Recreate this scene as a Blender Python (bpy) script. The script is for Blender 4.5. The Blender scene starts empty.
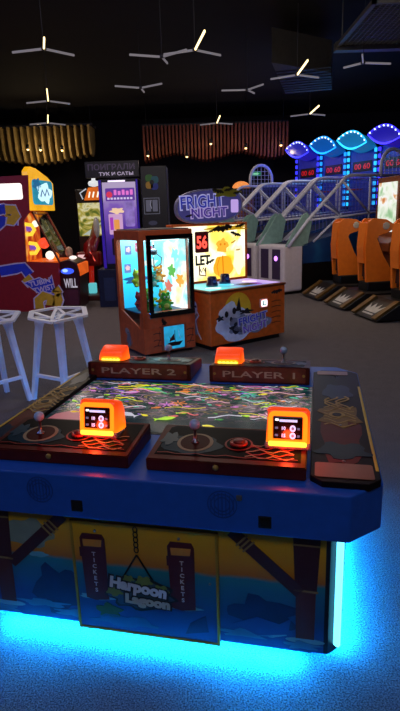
import bpy, bmesh, math, random
from mathutils import Matrix, Vector
random.seed(7)
S = bpy.context.scene
COL = S.collection
PI = math.pi
# ------------------------------------------------------------------ camera
PITCH, ROLL, CAM_Z, FPX = math.radians(14.5), math.radians(-1.8), 1.6, 540.0
fw = Vector((0, math.cos(PITCH), -math.sin(PITCH))); rt = Vector((1, 0, 0)); up = rt.cross(fw)
R2 = math.cos(ROLL)*rt + math.sin(ROLL)*up; U2 = -math.sin(ROLL)*rt + math.cos(ROLL)*up
cd = bpy.data.cameras.new('camera'); cam = bpy.data.objects.new('camera', cd); COL.objects.link(cam)
cd.sensor_fit = 'VERTICAL'; cd.sensor_height = 36.0; cd.sensor_width = 36.0*400/711; cd.lens = 36.0*FPX/711
cd.clip_start = .02; cd.clip_end = 100
cam.matrix_world = Matrix(((R2.x, U2.x, -fw.x, 0), (R2.y, U2.y, -fw.y, 0), (R2.z, U2.z, -fw.z, CAM_Z), (0, 0, 0, 1)))
S.camera = cam
# ------------------------------------------------------------------ world, exposure, lamp strengths
w = bpy.data.worlds.new('world'); S.world = w; w.use_nodes = True
w.node_tree.nodes['Background'].inputs[0].default_value = (.02, .02, .035, 1)
w.node_tree.nodes['Background'].inputs[1].default_value = .2
vs = S.view_settings; vs.view_transform = 'Standard'; vs.look = 'None'; vs.exposure = 0; vs.gamma = 1; vs.use_curve_mapping = False
CEIL_W = 12.0        # watts of each ceiling star
SPOT_W = 7.0         # watts of each little downlight by the slats
GLOW = 620.0          # strips under the game table
TICKET_W = 1.2       # watts of each orange ticket light
CORNER = 3.2         # strips up the table's corners
def fill_light(n, loc, rot, sx, sy, watts, col):
    l = bpy.data.lights.new(n, 'AREA'); l.shape = 'RECTANGLE'; l.size = sx; l.size_y = sy; l.energy = watts; l.color = col
    o = bpy.data.objects.new(n, l); COL.objects.link(o); o.location = loc; o.rotation_euler = rot; return o
fill_light('fill_behind_camera', (0, -1.2, 4.5), (math.radians(40), 0, 0), 5, 1.5, 70, (.72, .78, 1))  # added fill without a fixture, lights faces turned to the camera
fill_light('fill_mid_hall', (0, 3.2, 4.6), (math.radians(58), 0, 0), 5, 1.0, 75, (1, .88, .84))  # added fill, no fixture here; aimed at the machines further back
fill_light('blue_fill_left', (-6.8, 3.5, 3.2), (math.radians(62), 0, math.radians(-90)), 2.5, .4, 75, (.26, .30, 1))  # added out-of-view blue fill for the stools and floor at left
# ------------------------------------------------------------------ materials
def lin(h):
    h = h.lstrip('#'); r = []
    for i in (0, 2, 4):
        c = int(h[i:i+2], 16)/255
        r.append(c/12.92 if c <= .04045 else ((c+.055)/1.055)**2.4)
    return (r[0], r[1], r[2], 1)
MATS = {}
def newmat(n):
    m = bpy.data.materials.new(n); m.use_nodes = True; nt = m.node_tree
    return m, nt, nt.nodes, nt.links, nt.nodes['Principled BSDF']
def paint(hexc, rough=.45, metal=0., var=.12, scale=14., coat=0., spec=.5, bump=0.):
    key = ('p', hexc, rough, metal, var, scale, coat, bump, spec)
    if key in MATS: return MATS[key]
    m, nt, N, Lk, b = newmat('paint_%s_%d' % (hexc.strip('#'), len(MATS)))
    c = lin(hexc)
    tc = N.new('ShaderNodeTexCoord'); no = N.new('ShaderNodeTexNoise'); no.inputs['Scale'].default_value = scale; no.inputs['Detail'].default_value = 4
    Lk.new(tc.outputs['Object'], no.inputs['Vector'])
    cr = N.new('ShaderNodeValToRGB'); cr.color_ramp.elements[0].position = .3; cr.color_ramp.elements[1].position = .7
    cr.color_ramp.elements[0].color = tuple(x*(1-var) for x in c[:3])+(1,)
    cr.color_ramp.elements[1].color = tuple(min(1, x*(1+var)) for x in c[:3])+(1,)
    Lk.new(no.outputs['Fac'], cr.inputs['Fac']); Lk.new(cr.outputs['Color'], b.inputs['Base Color'])
    b.inputs['Roughness'].default_value = rough; b.inputs['Metallic'].default_value = metal
    b.inputs['Coat Weight'].default_value = coat; b.inputs['Coat Roughness'].default_value = .08
    b.inputs['Specular IOR Level'].default_value = spec
    if bump:
        bp = N.new('ShaderNodeBump'); bp.inputs['Strength'].default_value = bump; bp.inputs['Distance'].default_value = .01
        Lk.new(no.outputs['Fac'], bp.inputs['Height']); Lk.new(bp.outputs['Normal'], b.inputs['Normal'])
    MATS[key] = m; return m
def glow(hexc, k=1., var=0., scale=6.):
    key = ('g', hexc, k, var, scale)
    if key in MATS: return MATS[key]
    m, nt, N, Lk, b = newmat('glow_%s_%d' % (hexc.strip('#'), len(MATS)))
    c = lin(hexc); b.inputs['Base Color'].default_value = tuple(x*.3 for x in c[:3])+(1,)
    b.inputs['Roughness'].default_value = .3
    b.inputs['Emission Strength'].default_value = k
    if var:
        tc = N.new('ShaderNodeTexCoord'); no = N.new('ShaderNodeTexNoise'); no.inputs['Scale'].default_value = scale
        Lk.new(tc.outputs['Object'], no.inputs['Vector'])
        cr = N.new('ShaderNodeValToRGB'); cr.color_ramp.elements[0].position = .32; cr.color_ramp.elements[1].position = .68
        cr.color_ramp.elements[0].color = tuple(x*(1-var) for x in c[:3])+(1,); cr.color_ramp.elements[1].color = c
        Lk.new(no.outputs['Fac'], cr.inputs['Fac']); Lk.new(cr.outputs['Color'], b.inputs['Emission Color'])
    else: b.inputs['Emission Color'].default_value = c
    MATS[key] = m; return m
def ramped(name, stops, axis='Z', k=0., noise=0., nscale=5., rough=.4, lo=0., hi=1., coat=0., kind='linear', dist=0., interp='LINEAR', stretch=(1, 1, 1)):
    """printed or lit artwork: colours ramped along one object axis, or by a noise/voronoi field"""
    m, nt, N, Lk, b = newmat(name)
    tc = N.new('ShaderNodeTexCoord')
    mp = N.new('ShaderNodeMapping'); mp.inputs['Scale'].default_value = stretch; Lk.new(tc.outputs['Object'], mp.inputs['Vector'])
    cr = N.new('ShaderNodeValToRGB'); cr.color_ramp.interpolation = interp; el = cr.color_ramp.elements
    while len(el) < len(stops): el.new(.5)
    for e, (p, h) in zip(el, stops): e.position = p; e.color = lin(h)
    if kind == 'linear':
        sp = N.new('ShaderNodeSeparateXYZ'); Lk.new(mp.outputs['Vector'], sp.inputs[0])
        mr = N.new('ShaderNodeMapRange'); mr.inputs['From Min'].default_value = lo; mr.inputs['From Max'].default_value = hi
        src = sp.outputs[axis]
        if noise:
            no = N.new('ShaderNodeTexNoise'); no.inputs['Scale'].default_value = nscale; no.inputs['Detail'].default_value = 3
            Lk.new(tc.outputs['Object'], no.inputs['Vector'])
            ma = N.new('ShaderNodeMath'); ma.operation = 'MULTIPLY_ADD'; ma.inputs[1].default_value = noise
            Lk.new(no.outputs['Fac'], ma.inputs[0]); Lk.new(src, ma.inputs[2]); src = ma.outputs[0]
        Lk.new(src, mr.inputs['Value']); Lk.new(mr.outputs['Result'], cr.inputs['Fac'])
    else:
        no = N.new('ShaderNodeTexNoise'); no.inputs['Scale'].default_value = nscale; no.inputs['Detail'].default_value = 3.5
        no.inputs['Distortion'].default_value = dist; Lk.new(mp.outputs['Vector'], no.inputs['Vector']); Lk.new(no.outputs['Fac'], cr.inputs['Fac'])
    if k:
        b.inputs['Base Color'].default_value = (.02, .02, .02, 1); b.inputs['Emission Strength'].default_value = k
        Lk.new(cr.outputs['Color'], b.inputs['Emission Color'])
    else: Lk.new(cr.outputs['Color'], b.inputs['Base Color'])
    b.inputs['Roughness'].default_value = rough; b.inputs['Coat Weight'].default_value = coat; b.inputs['Coat Roughness'].default_value = .06
    return m
def glass(name, tint='#ffffff', refl=.10):
    m, nt, N, Lk, b = newmat(name)
    tr = N.new('ShaderNodeBsdfTransparent'); tr.inputs[0].default_value = lin(tint)
    gl = N.new('ShaderNodeBsdfGlossy'); gl.inputs['Roughness'].default_value = .03
    no = N.new('ShaderNodeTexNoise'); no.inputs['Scale'].default_value = 3
    mr = N.new('ShaderNodeMapRange'); mr.inputs['To Min'].default_value = refl*.6; mr.inputs['To Max'].default_value = refl
    Lk.new(no.outputs['Fac'], mr.inputs['Value'])
    mx = N.new('ShaderNodeMixShader'); Lk.new(mr.outputs['Result'], mx.inputs[0]); Lk.new(tr.outputs[0], mx.inputs[1]); Lk.new(gl.outputs[0], mx.inputs[2])
    Lk.new(mx.outputs[0], N['Material Output'].inputs['Surface']); return m
def carpet():
    m, nt, N, Lk, b = newmat('speckled_carpet')
    tc = N.new('ShaderNodeTexCoord')
    n1 = N.new('ShaderNodeTexNoise'); n1.inputs['Scale'].default_value = 170; n1.inputs['Detail'].default_value = 3
    n2 = N.new('ShaderNodeTexNoise'); n2.inputs['Scale'].default_value = 9; n2.inputs['Detail'].default_value = 5
    for n in (n1, n2): Lk.new(tc.outputs['Object'], n.inputs['Vector'])
    cr = N.new('ShaderNodeValToRGB'); cr.color_ramp.elements[0].position = .36; cr.color_ramp.elements[1].position = .66
    cr.color_ramp.elements[0].color = lin('#3c3638'); cr.color_ramp.elements[1].color = lin('#8f8484')
    mx = N.new('ShaderNodeMix'); mx.data_type = 'RGBA'; mx.blend_type = 'MULTIPLY'; mx.inputs[0].default_value = .35
    Lk.new(n1.outputs['Fac'], cr.inputs['Fac']); Lk.new(cr.outputs['Color'], mx.inputs[6]); Lk.new(n2.outputs['Fac'], mx.inputs[7])
    Lk.new(mx.outputs[2], b.inputs['Base Color']); b.inputs['Roughness'].default_value = .95
    bp = N.new('ShaderNodeBump'); bp.inputs['Strength'].default_value = .5; bp.inputs['Distance'].default_value = .006
    Lk.new(n1.outputs['Fac'], bp.inputs['Height']); Lk.new(bp.outputs['Normal'], b.inputs['Normal'])
    return m
# ------------------------------------------------------------------ mesh builder
I4 = Matrix.Identity(4)
def frame(o, x, y):
    """matrix of a flat working plane: origin, in-plane right, in-plane up; z is the outward normal"""
    x = Vector(x).normalized(); y = Vector(y).normalized(); z = x.cross(y)
    m = Matrix((x, y, z)).transposed().to_4x4(); m.translation = Vector(o); return m
class MB:
    def __init__(self, M=I4): self.bm = bmesh.new(); self.mats = []; self.M = M
    def add(self, t, mat, M=I4, smooth=False):
        if mat not in self.mats: self.mats.append(mat)
        k = self.mats.index(mat)
        bmesh.ops.recalc_face_normals(t, faces=t.faces)
        for f in t.faces: f.material_index = k; f.smooth = smooth
        bmesh.ops.transform(t, matrix=self.M @ M, verts=t.verts)
        me = bpy.data.meshes.new('tmp'); t.to_mesh(me); t.free(); self.bm.from_mesh(me); bpy.data.meshes.remove(me)
        return self
    def box(self, a, b, mat, bev=0., M=I4, seg=2):
        t = bmesh.new(); bmesh.ops.create_cube(t, size=1)
        a, b = Vector(a), Vector(b)
        for v in t.verts: v.co = Vector(((a[i]+b[i])/2 + v.co[i]*(b[i]-a[i]) for i in range(3)))
        if bev: bmesh.ops.bevel(t, geom=t.edges[:], offset=bev, segments=seg, affect='EDGES', profile=.5)
        return self.add(t, mat, M)
    def prism(self, pts, z0, z1, mat, M=I4, bev=0.):
        t = bmesh.new()
        lo = [t.verts.new((p[0], p[1], z0)) for p in pts]; hi = [t.verts.new((p[0], p[1], z1)) for p in pts]
        n = len(pts); t.faces.new(lo[::-1]); t.faces.new(hi)
        for i in range(n): t.faces.new((lo[i], lo[(i+1) % n], hi[(i+1) % n], hi[i]))
        if bev: bmesh.ops.bevel(t, geom=t.edges[:], offset=bev, segments=2, affect='EDGES', profile=.5)
        return self.add(t, mat, M)
    def tube(self, pts, r, mat, M=I4, n=8, closed=False):
        t = bmesh.new(); P = [Vector(p) for p in pts]; rings = []
        rr = r if isinstance(r, (list, tuple)) else [r]*len(P)
        prev = None
        for i, p in enumerate(P):
            if closed: d = P[(i+1) % len(P)]-P[i-1]
            else: d = P[min(i+1, len(P)-1)]-P[max(i-1, 0)]
            d.normalize()
            a = prev - d*prev.dot(d) if prev else (Vector((0, 0, 1)) if abs(d.z) < .9 else Vector((1, 0, 0))).cross(d)
            a.normalize(); prev = a; bb = d.cross(a)
            rings.append([t.verts.new(p+rr[i]*(math.cos(2*PI*k/n+PI/n)*a+math.sin(2*PI*k/n+PI/n)*bb)) for k in range(n)])
        m = len(P)
        for i in range(m if closed else m-1):
            A, B = rings[i], rings[(i+1) % m]
            for k in range(n): t.faces.new((A[k], A[(k+1) % n], B[(k+1) % n], B[k]))
        if not closed: t.faces.new(rings[0][::-1]); t.faces.new(rings[-1])
        return self.add(t, mat, M, n > 5)
    def lathe(self, prof, mat, M=I4, n=20):
        t = bmesh.new(); rings = []
        for (r, z) in prof: rings.append([t.verts.new((max(r, 1e-4)*math.cos(2*PI*k/n), max(r, 1e-4)*math.sin(2*PI*k/n), z)) for k in range(n)])
        for A, B in zip(rings, rings[1:]):
            for k in range(n): t.faces.new((A[k], A[(k+1) % n], B[(k+1) % n], B[k]))
        t.faces.new(rings[0][::-1]); t.faces.new(rings[-1])
        return self.add(t, mat, M, True)
    def ball(self, c, r, mat, M=I4, seg=14):
        t = bmesh.new(); bmesh.ops.create_uvsphere(t, u_segments=seg, v_segments=max(6, seg*2//3), radius=1)
        rr = r if isinstance(r, (tuple, list)) else (r, r, r)
        for v in t.verts: v.co = Vector((v.co[i]*rr[i]+c[i] for i in range(3)))
        return self.add(t, mat, M, True)
    # flat artwork on a plane M (z outward): layer k lies .0012 above layer k-1
    def art(self, pts, mat, M, k=0): return self.prism(pts, .0002+k*.0012, .0012+k*.0012, mat, M)
    def disc(self, c, r, mat, M, k=0, n=24, ry=None, a=0.):
        ry = ry or r; ca, sa = math.cos(a), math.sin(a)
        return self.art([(c[0]+r*math.cos(2*PI*i/n)*ca-ry*math.sin(2*PI*i/n)*sa, c[1]+r*math.cos(2*PI*i/n)*sa+ry*math.sin(2*PI*i/n)*ca) for i in range(n)], mat, M, k)
    def band(self, pts, wd, mat, M, k=0, closed=False):
        """a stroke of width wd along 2-D points, as flat artwork"""
        P = [Vector((p[0], p[1])) for p in pts]; m = len(P); Lf, Rt = [], []
        for i in range(m):
            d = (P[(i+1) % m]-P[i-1]) if closed else (P[min(i+1, m-1)]-P[max(i-1, 0)])
            d.normalize(); q = Vector((-d.y, d.x))*wd/2; Lf.append(P[i]+q); Rt.append(P[i]-q)
        for i in range(m if closed else m-1):
            j = (i+1) % m; self.art([Lf[i], Rt[i], Rt[j], Lf[j]], mat, M, k)
        return self
    def text(self, body, c, size, mat, M, k=0, width=None, height=None, bold=0., rot=0., shear=0.):
        cu = bpy.data.curves.new('t', 'FONT'); cu.body = body; cu.size = size; cu.align_x = 'CENTER'; cu.align_y = 'CENTER'
        cu.extrude = .0005; cu.offset = bold; cu.shear = shear; cu.resolution_u = 3
        ob = bpy.data.objects.new('t', cu); COL.objects.link(ob)
        me = bpy.data.meshes.new_from_object(ob.evaluated_get(bpy.context.evaluated_depsgraph_get()))
        bpy.data.objects.remove(ob); bpy.data.curves.remove(cu)
        t = bmesh.new(); t.from_mesh(me); bpy.data.meshes.remove(me)
        if not t.verts: t.free(); return self
        xs = [v.co.x for v in t.verts]; ys = [v.co.y for v in t.verts]
        sx = width/(max(xs)-min(xs)) if width else 1; sy = height/(max(ys)-min(ys)) if height else (sx if width else 1)
        mx, my = (max(xs)+min(xs))/2, (max(ys)+min(ys))/2
        for v in t.verts: v.co = Vector(((v.co.x-mx)*sx, (v.co.y-my)*sy, v.co.z+.0008+k*.0012))
        T = Matrix.Translation((c[0], c[1], 0)) @ Matrix.Rotation(rot, 4, 'Z')
        return self.add(t, mat, M @ T)
    def build(self, name, parent=None, loc=None):
        me = bpy.data.meshes.new(name); self.bm.to_mesh(me); self.bm.free()
        for m in self.mats: me.materials.append(m)
        o = bpy.data.objects.new(name, me); COL.objects.link(o)
        if parent: o.parent = parent
        if loc: o.location = loc
        return o
def thing(name, label, cat, loc=(0, 0, 0), rz=0., group=None):
    o = bpy.data.objects.new(name, None); o.empty_display_size = .1; COL.objects.link(o)
    o.location = loc; o.rotation_euler = (0, 0, rz); return tag(o, label, cat, group)
def tag(o, label, cat, group=None):
    o['label'] = label; o['category'] = cat
    if group: o['group'] = group
    return o
def struct(o): o['kind'] = 'structure'; return o
def kids(o): return [c for c in bpy.data.objects if c.parent == o]
def copy_tree(o, parent=None):
    c = o.copy(); COL.objects.link(c)
    if parent: c.parent = parent
    for ch in kids(o): copy_tree(ch, c)
    return c
def lamp(name, loc, watts, color, parent, r=.05, typ='POINT'):
    l = bpy.data.lights.new(name, typ); l.energy = watts; l.color = color
    if typ == 'AREA': l.shape = 'DISK'; l.size = r
    else: l.shadow_soft_size = r
    o = bpy.data.objects.new(name, l); COL.objects.link(o); o.parent = parent; o.location = loc; return o
def arc(cx, cy, r, a0, a1, n=12, ry=None): return [(cx+r*math.cos(a0+(a1-a0)*i/n), cy+(ry or r)*math.sin(a0+(a1-a0)*i/n)) for i in range(n+1)]
def rrect(x0, y0, x1, y1, r, n=4):
    p = []
    for cx, cy, a in ((x1-r, y1-r, 0), (x0+r, y1-r, PI/2), (x0+r, y0+r, PI), (x1-r, y0+r, 1.5*PI)): p += arc(cx, cy, r, a, a+PI/2, n)
    return p
def blob(cx, cy, rx, ry, seed, n=26, amp=.12, lobes=5):
    rnd = random.Random(seed); ph = [rnd.uniform(0, 6.28) for _ in range(3)]
    return [(cx+rx*(1+amp*math.sin(lobes*t+ph[0])+amp*.5*math.sin((lobes+3)*t+ph[1]))*math.cos(t), cy+ry*(1+amp*math.sin(lobes*t+ph[0])+amp*.5*math.sin((lobes+3)*t+ph[1]))*math.sin(t)) for t in [2*PI*i/n for i in range(n)]]
def bat(cx, cy, s, a=0.):
    P = [(0, .18), (.08, .3), (.14, .18), (.4, .32), (1, .12), (.82, -.12), (.6, -.02), (.45, -.2), (.25, -.06), (.0, -.3)]
    P = P+[(-x, y) for x, y in P[::-1][1:-1]]
    return [(cx+s*(x*math.cos(a)-y*math.sin(a)), cy+s*(x*math.sin(a)+y*math.cos(a))) for x, y in P]
# ------------------------------------------------------------------ the hall
XL, XR, YF, YB, ZC = -7.5, 7.5, -3., 19., 4.7
wallm = paint('#16131a', .85, var=.25, scale=2.)
m = MB(); m.box((XL, YF, -.1), (XR, YB, 0), carpet()); struct(m.build('floor'))
m = MB(); m.box((XL, YF, ZC), (XR, YB, ZC+.1), paint('#0f0b0f', .9, var=.3, scale=1.5)); struct(m.build('ceiling'))
for n, a, b in (('wall_left', (XL-.1, YF, -.1), (XL, YB, ZC+.1)), ('wall_right', (XR, YF, -.1), (XR+.1, YB, ZC+.1)), ('wall_back', (XL-.1, YB, -.1), (XR+.1, YB+.1, ZC+.1)), ('wall_front', (XL-.1, YF-.1, -.1), (XR+.1, YF, ZC+.1))):
    m = MB(); m.box(a, b, wallm); struct(m.build(n))
black = paint('#08080a', .4); blackgloss = paint('#060608', .15, coat=.6)
white = paint('#d9d9dc', .35); steel = paint('#8a8d92', .3, .9)

# ------------------------------------------------------------------ the fishing game table
TB = math.radians(-12.5)
T = thing('fishing_game_table', 'big blue four player fishing game table with glowing screen top in the foreground', 'arcade table', (.424, 1.608, 0), TB)
def octa(x0, y0, x1, y1, c): return [(x0+c, y0), (x1-c, y0), (x1, y0+c), (x1, y1-c), (x1-c, y1), (x0+c, y1), (x0, y1-c), (x0, y0+c)]
bluepl = paint('#1a55b8', .42, var=.06, scale=30); navy = paint('#0b1326', .4)
U0, U1, V1 = -1.42, .165, 1.47
m = MB(); m.prism(octa(-1.30, .06, -.01, 1.36, .05), 0, .07, black); m.build('plinth', T)
m = MB(); m.prism(octa(-1.37, 0, .05, 1.42, .05), .06, .55, navy); m.build('base', T)
m = MB(); m.prism(octa(U0, -.05, U1, V1, .11), .55, .72, bluepl, bev=.006); apron = m.build('apron', T)
FA = frame((0, -.05, 0), (1, 0, 0), (0, 0, 1))
for x in (-.895, -.219):
    m = MB(); m.box((x-.022, -.054, .58), (x+.022, -.046, .624), black, .003); m.box((x-.013, -.056, .59), (x+.013, -.05, .614), paint('#000000', .8)); m.build('coin_slot', apron)
for x in (-1.035, -.363):
    m = MB()
    for r in (.05, .038, .026): m.band(arc(x, .655, r, 0, 2*PI, 24), .004, paint('#13408c', .5), FA, 0, True)
    for i in range(-3, 4): m.band([(x+i*.013, .655-math.sqrt(max(0, .045**2-(i*.013)**2))), (x+i*.013, .655+math.sqrt(max(0, .045**2-(i*.013)**2)))], .0035, paint('#13408c', .5), FA, 1)
    m.build('speaker_grille', apron)
m = MB(); m.box((-.315, -.055, .675), (-.295, -.047, .695), steel, .003); m.build('lock', apron)
# printed front panel
FP = frame((0, 0, 0), (1, 0, 0), (0, 0, 1))
sea = ramped('sunset_lagoon_print', [(0, '#0f4f8f'), (.25, '#0d4a80'), (.50, '#176d86'), (.585, '#1f7f86'), (.62, '#b26a12'), (.72, '#c88a0c'), (1, '#d8a806')], 'Z', lo=.06, hi=.55, noise=.02, nscale=9, rough=.35, coat=.3)
m = MB(); m.box((-1.355, -.006, .065), (-.015, -.0005, .548), sea)
FQ = frame((0, -.0062, 0), (1, 0, 0), (0, 0, 1))
brown = paint('#3a1512', .5); brown2 = paint('#4f2318', .5); rope = paint('#8a7440', .7); deep = paint('#0a2c58', .4); foam = paint('#5fa6b0', .5); green = paint('#2f5f2a', .5)
for x in (-1.3, -.128):
    m.art([(x, .548), (x+.095, .548), (x+.085, .32), (x+.01, .32)], brown, FQ, 1); m.art([(x+.013, .32), (x+.082, .32), (x+.08, .12), (x+.015, .12)], brown2, FQ, 1)
    m.band([(x+.005, .32), (x+.09, .318)], .008, rope, FQ, 2); m.band([(x+.0, .5), (x+.093, .5)], .006, rope, FQ, 2)
    m.disc((x+.048, .11), .07, foam, FQ, 0, 16, .012)
for a, b in (((-1.22, .30), (-.98, .53)), ((-.34, .53), (-.1, .31))):
    m.band([a, b], .045, brown, FQ, 2)
    for t in (.7, .76, .82) if a[0] < -1 else (.15, .2, .25):
        c = (a[0]+(b[0]-a[0])*t, a[1]+(b[1]-a[1])*t); d = (b[1]-a[1], -(b[0]-a[0])); l = math.hypot(*d); m.band([(c[0]-d[0]/l*.03, c[1]-d[1]/l*.03), (c[0]+d[0]/l*.03, c[1]+d[1]/l*.03)], .007, rope, FQ, 3)
m.art(blob(-1.13, .44, .10, .06, 3), paint('#7c8a74', .6), FQ, 0); m.art(blob(-1.10, .35, .04, .012, 4), foam, FQ, 0)
m.art(blob(-1.03, .20, .10, .10, 5, amp=.2), deep, FQ, 0); m.art(blob(-.23, .2, .12, .07, 6, amp=.2), deep, FQ, 0); m.art(blob(-.2, .13, .05, .02, 9), foam, FQ, 1)
for i, (x, y, s) in enumerate(((-1.1, .13, .1), (-.98, .1, .07), (-.3, .11, .09), (-.09, .09, .06), (-1.28, .085, .06))): m.art(blob(x, y, s, .016, 20+i, amp=.25), paint('#2f7fa0', .4), FQ, 1)
m.art([(-.34, .15), (-.25, .19), (-.17, .17), (-.13, .2), (-.14, .13), (-.25, .11)], paint('#174a86', .4), FQ, 2)
panel = m.build('front_panel', T)
# ticket door in the panel
m = MB(); FD = frame((0, -.0145, 0), (1, 0, 0), (0, 0, 1))
m.box((-.95, -.0135, .05), (-.388, -.0062, .516), sea)
gold = paint('#b08a2a', .4, .5)
for a, b in (((-.951, .047), (-.941, .518)), ((-.398, .047), (-.388, .518)), ((-.951, .047), (-.388, .056)), ((-.951, .509), (-.388, .518))): m.box((a[0], -.018, a[1]), (b[0], -.0062, b[1]), gold, .001)
darkred = paint('#4a0d10', .4); cream = paint('#cfc8bb', .5)
for x0, lean in ((-.915, .008), (-.575, .006)):
    m.art([(x0, .45), (x0+.012, .47), (x0+.09, .47), (x0+.1, .45), (x0+.092+lean, .19), (x0+.045, .182), (x0+lean, .19)], darkred, FD, 1)
    m.art([(x0+.012, .445), (x0+.088, .447), (x0+.084, .418), (x0+.014, .415)], paint('#c8862a', .5), FD, 2)
    m.art(blob(x0+.05, .195, .07, .012, 7), foam, FD, 0)
    m.art([(x0-.004, .41), (x0+.004, .41), (x0+.004, .37), (x0-.004, .37)], darkred, FD, 2)
    for i, ch in enumerate('TICKETS'): m.text(ch, (x0+.052, .385-i*.026), .024, cream, FD, 2, height=.017, bold=.0006)
lead = paint('#17191d', .4, .6)
for i in range(5):
    y = .505-i*.021; m.band(arc(-.693, y, .008, 0, 2*PI, 10, .012), .0045, lead, FD, 2, True)
m.band([(-.693, .4), (-.757, .29)], .007, lead, FD, 2); m.band([(-.693, .4), (-.632, .29)], .007, lead, FD, 2)
m.art(blob(-.69, .235, .135, .072, 11, n=40, amp=.09, lobes=9), paint('#0d1a14', .5), FD, 3)
m.art(blob(-.69, .235, .122, .062, 11, n=40, amp=.09, lobes=9), paint('#2d4a52', .5), FD, 4)
for dx, dy, s in ((.02, .058, .03), (-.04, .062, .02), (.085, .028, .028), (-.1, .0, .03)): m.art(blob(-.69+dx, .235+dy, s, s*.7, 12, amp=.2), paint('#6d7f2c', .5), FD, 5)
m.text('Harpoon', (-.695, .258), .07, paint('#0b1114', .5), FD, 5, width=.24, height=.078, bold=.009, rot=-.12)
m.text('Harpoon', (-.695, .258), .07, paint('#c8d0d0', .4), FD, 6, width=.222, height=.064, bold=.004, rot=-.12)
m.text('Lagoon', (-.66, .203), .06, paint('#0b1114', .5), FD, 6, width=.19, height=.066, bold=.009, rot=-.06)
m.text('Lagoon', (-.66, .203), .06, paint('#aeb7a4', .4), FD, 7, width=.175, height=.054, bold=.004, rot=-.06)
m.art(blob(-.82, .14, .05, .03, 15, amp=.2), green, FD, 0); m.art([(-.5, .13), (-.44, .17), (-.43, .1), (-.52, .08)], deep, FD, 0)
m.art(blob(-.76, .1, .12, .025, 17, amp=.2), paint('#14648f', .4), FD, 0)
for x, y in ((-.85, .485), (-.53, .485), (-.42, .31)): m.lathe([(0, .002), (.005, .002), (.005, .006), (0, .006)], steel, FD @ Matrix.Translation((x, y, 0)), 8)
m.build('ticket_door', T)
# glowing strips
cyan = glow('#5fd4ff', CORNER)
for (x, y) in ((.05, 0), (.05, 1.42), (-1.37, 1.42), (-1.37, 0)):
    sx = 1 if x > 0 else -1; sy = -1 if y < .5 else 1
    c = Vector((x-sx*.025+sx*.007, y-sy*.025+sy*.007, 0)); m = MB(Matrix.Translation(c) @ Matrix.Rotation(PI/4*sx*sy, 4, 'Z'))
    m.box((-.014, -.009, .085), (.014, .009, .54), cyan, .008); m.build('corner_light', T)
under = glow('#0a8cff', GLOW)
for a, b in (((-1.28, .012, .052), (-.10, .03, .059)), ((-1.28, 1.39, .052), (-.04, 1.408, .059)), ((.030, .1, .052), (.048, 1.3, .059)), ((-1.358, .1, .052), (-1.34, 1.3, .059))):
    m = MB(); m.box(a, b, under); m.build('underglow_strip', T)
# playfield screen
def playfield():
    m, nt, N, Lk, b = newmat('lagoon_screen_picture')
    tc = N.new('ShaderNodeTexCoord'); mp = N.new('ShaderNodeMapping'); mp.inputs['Scale'].default_value = (2.2, 5, 1); Lk.new(tc.outputs['Object'], mp.inputs[0])
    no = N.new('ShaderNodeTexNoise'); no.inputs['Scale'].default_value = 2.6; no.inputs['Detail'].default_value = 3.5; no.inputs['Distortion'].default_value = 1.2; Lk.new(mp.outputs[0], no.inputs['Vector'])
    cr = N.new('ShaderNodeValToRGB'); el = cr.color_ramp.elements
    st = [(.0, '#081824'), (.36, '#10303c'), (.42, '#14444c'), (.45, '#2a7a5a'), (.47, '#12303c'), (.50, '#b070a0'), (.515, '#e0c8d0'), (.53, '#1c2c48'), (.58, '#1a3c50'), (.61, '#d8b060'), (.635, '#1a4a5a'), (1, '#102030')]
    while len(el) < len(st): el.new(.5)
    for e, (p, h) in zip(el, st): e.position = p; e.color = lin(h)
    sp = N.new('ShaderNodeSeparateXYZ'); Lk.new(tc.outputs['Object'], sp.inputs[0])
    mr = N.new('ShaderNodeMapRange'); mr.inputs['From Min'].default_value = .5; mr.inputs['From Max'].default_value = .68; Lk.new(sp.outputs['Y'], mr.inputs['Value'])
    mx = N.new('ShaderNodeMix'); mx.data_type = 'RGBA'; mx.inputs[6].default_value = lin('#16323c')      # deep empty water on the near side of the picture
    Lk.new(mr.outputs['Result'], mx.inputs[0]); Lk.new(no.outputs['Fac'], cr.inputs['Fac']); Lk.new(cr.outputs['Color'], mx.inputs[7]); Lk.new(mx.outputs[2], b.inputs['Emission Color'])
    b.inputs['Base Color'].default_value = (.01, .01, .012, 1); b.inputs['Emission Strength'].default_value = .45; b.inputs['Roughness'].default_value = .2; b.inputs['Specular IOR Level'].default_value = .12
    return m
m = MB(); m.box((-1.30, .35, .715), (-.06, 1.07, .7215), black, .001); m.build('screen_bezel', T)
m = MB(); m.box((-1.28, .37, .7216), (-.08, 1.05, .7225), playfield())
FS = frame((0, 0, .7225), (1, 0, 0), (0, 1, 0)); rnd = random.Random(5)
fishc = [glow(h, k) for h, k in (('#a8e014', .9), ('#e8d81e', .9), ('#d678c8', .8), ('#f0b0c0', .8), ('#e07a2a', .9), ('#38c8a0', .7), ('#c8c8d8', .8), ('#8a5ad0', .8), ('#3aa040', .7), ('#e05060', .8))]
def fish(cx, cy, s, a, mat, k):
    P = [(1, 0), (.6, .32), (.1, .42), (-.4, .22), (-.65, .08), (-1, .35), (-.9, 0), (-1, -.35), (-.65, -.08), (-.4, -.22), (.1, -.42), (.6, -.32)]
    m.art([(cx+s*(x*math.cos(a)-y*math.sin(a)), cy+s*(x*math.sin(a)+y*math.cos(a))) for x, y in P], mat, FS, k)
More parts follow.
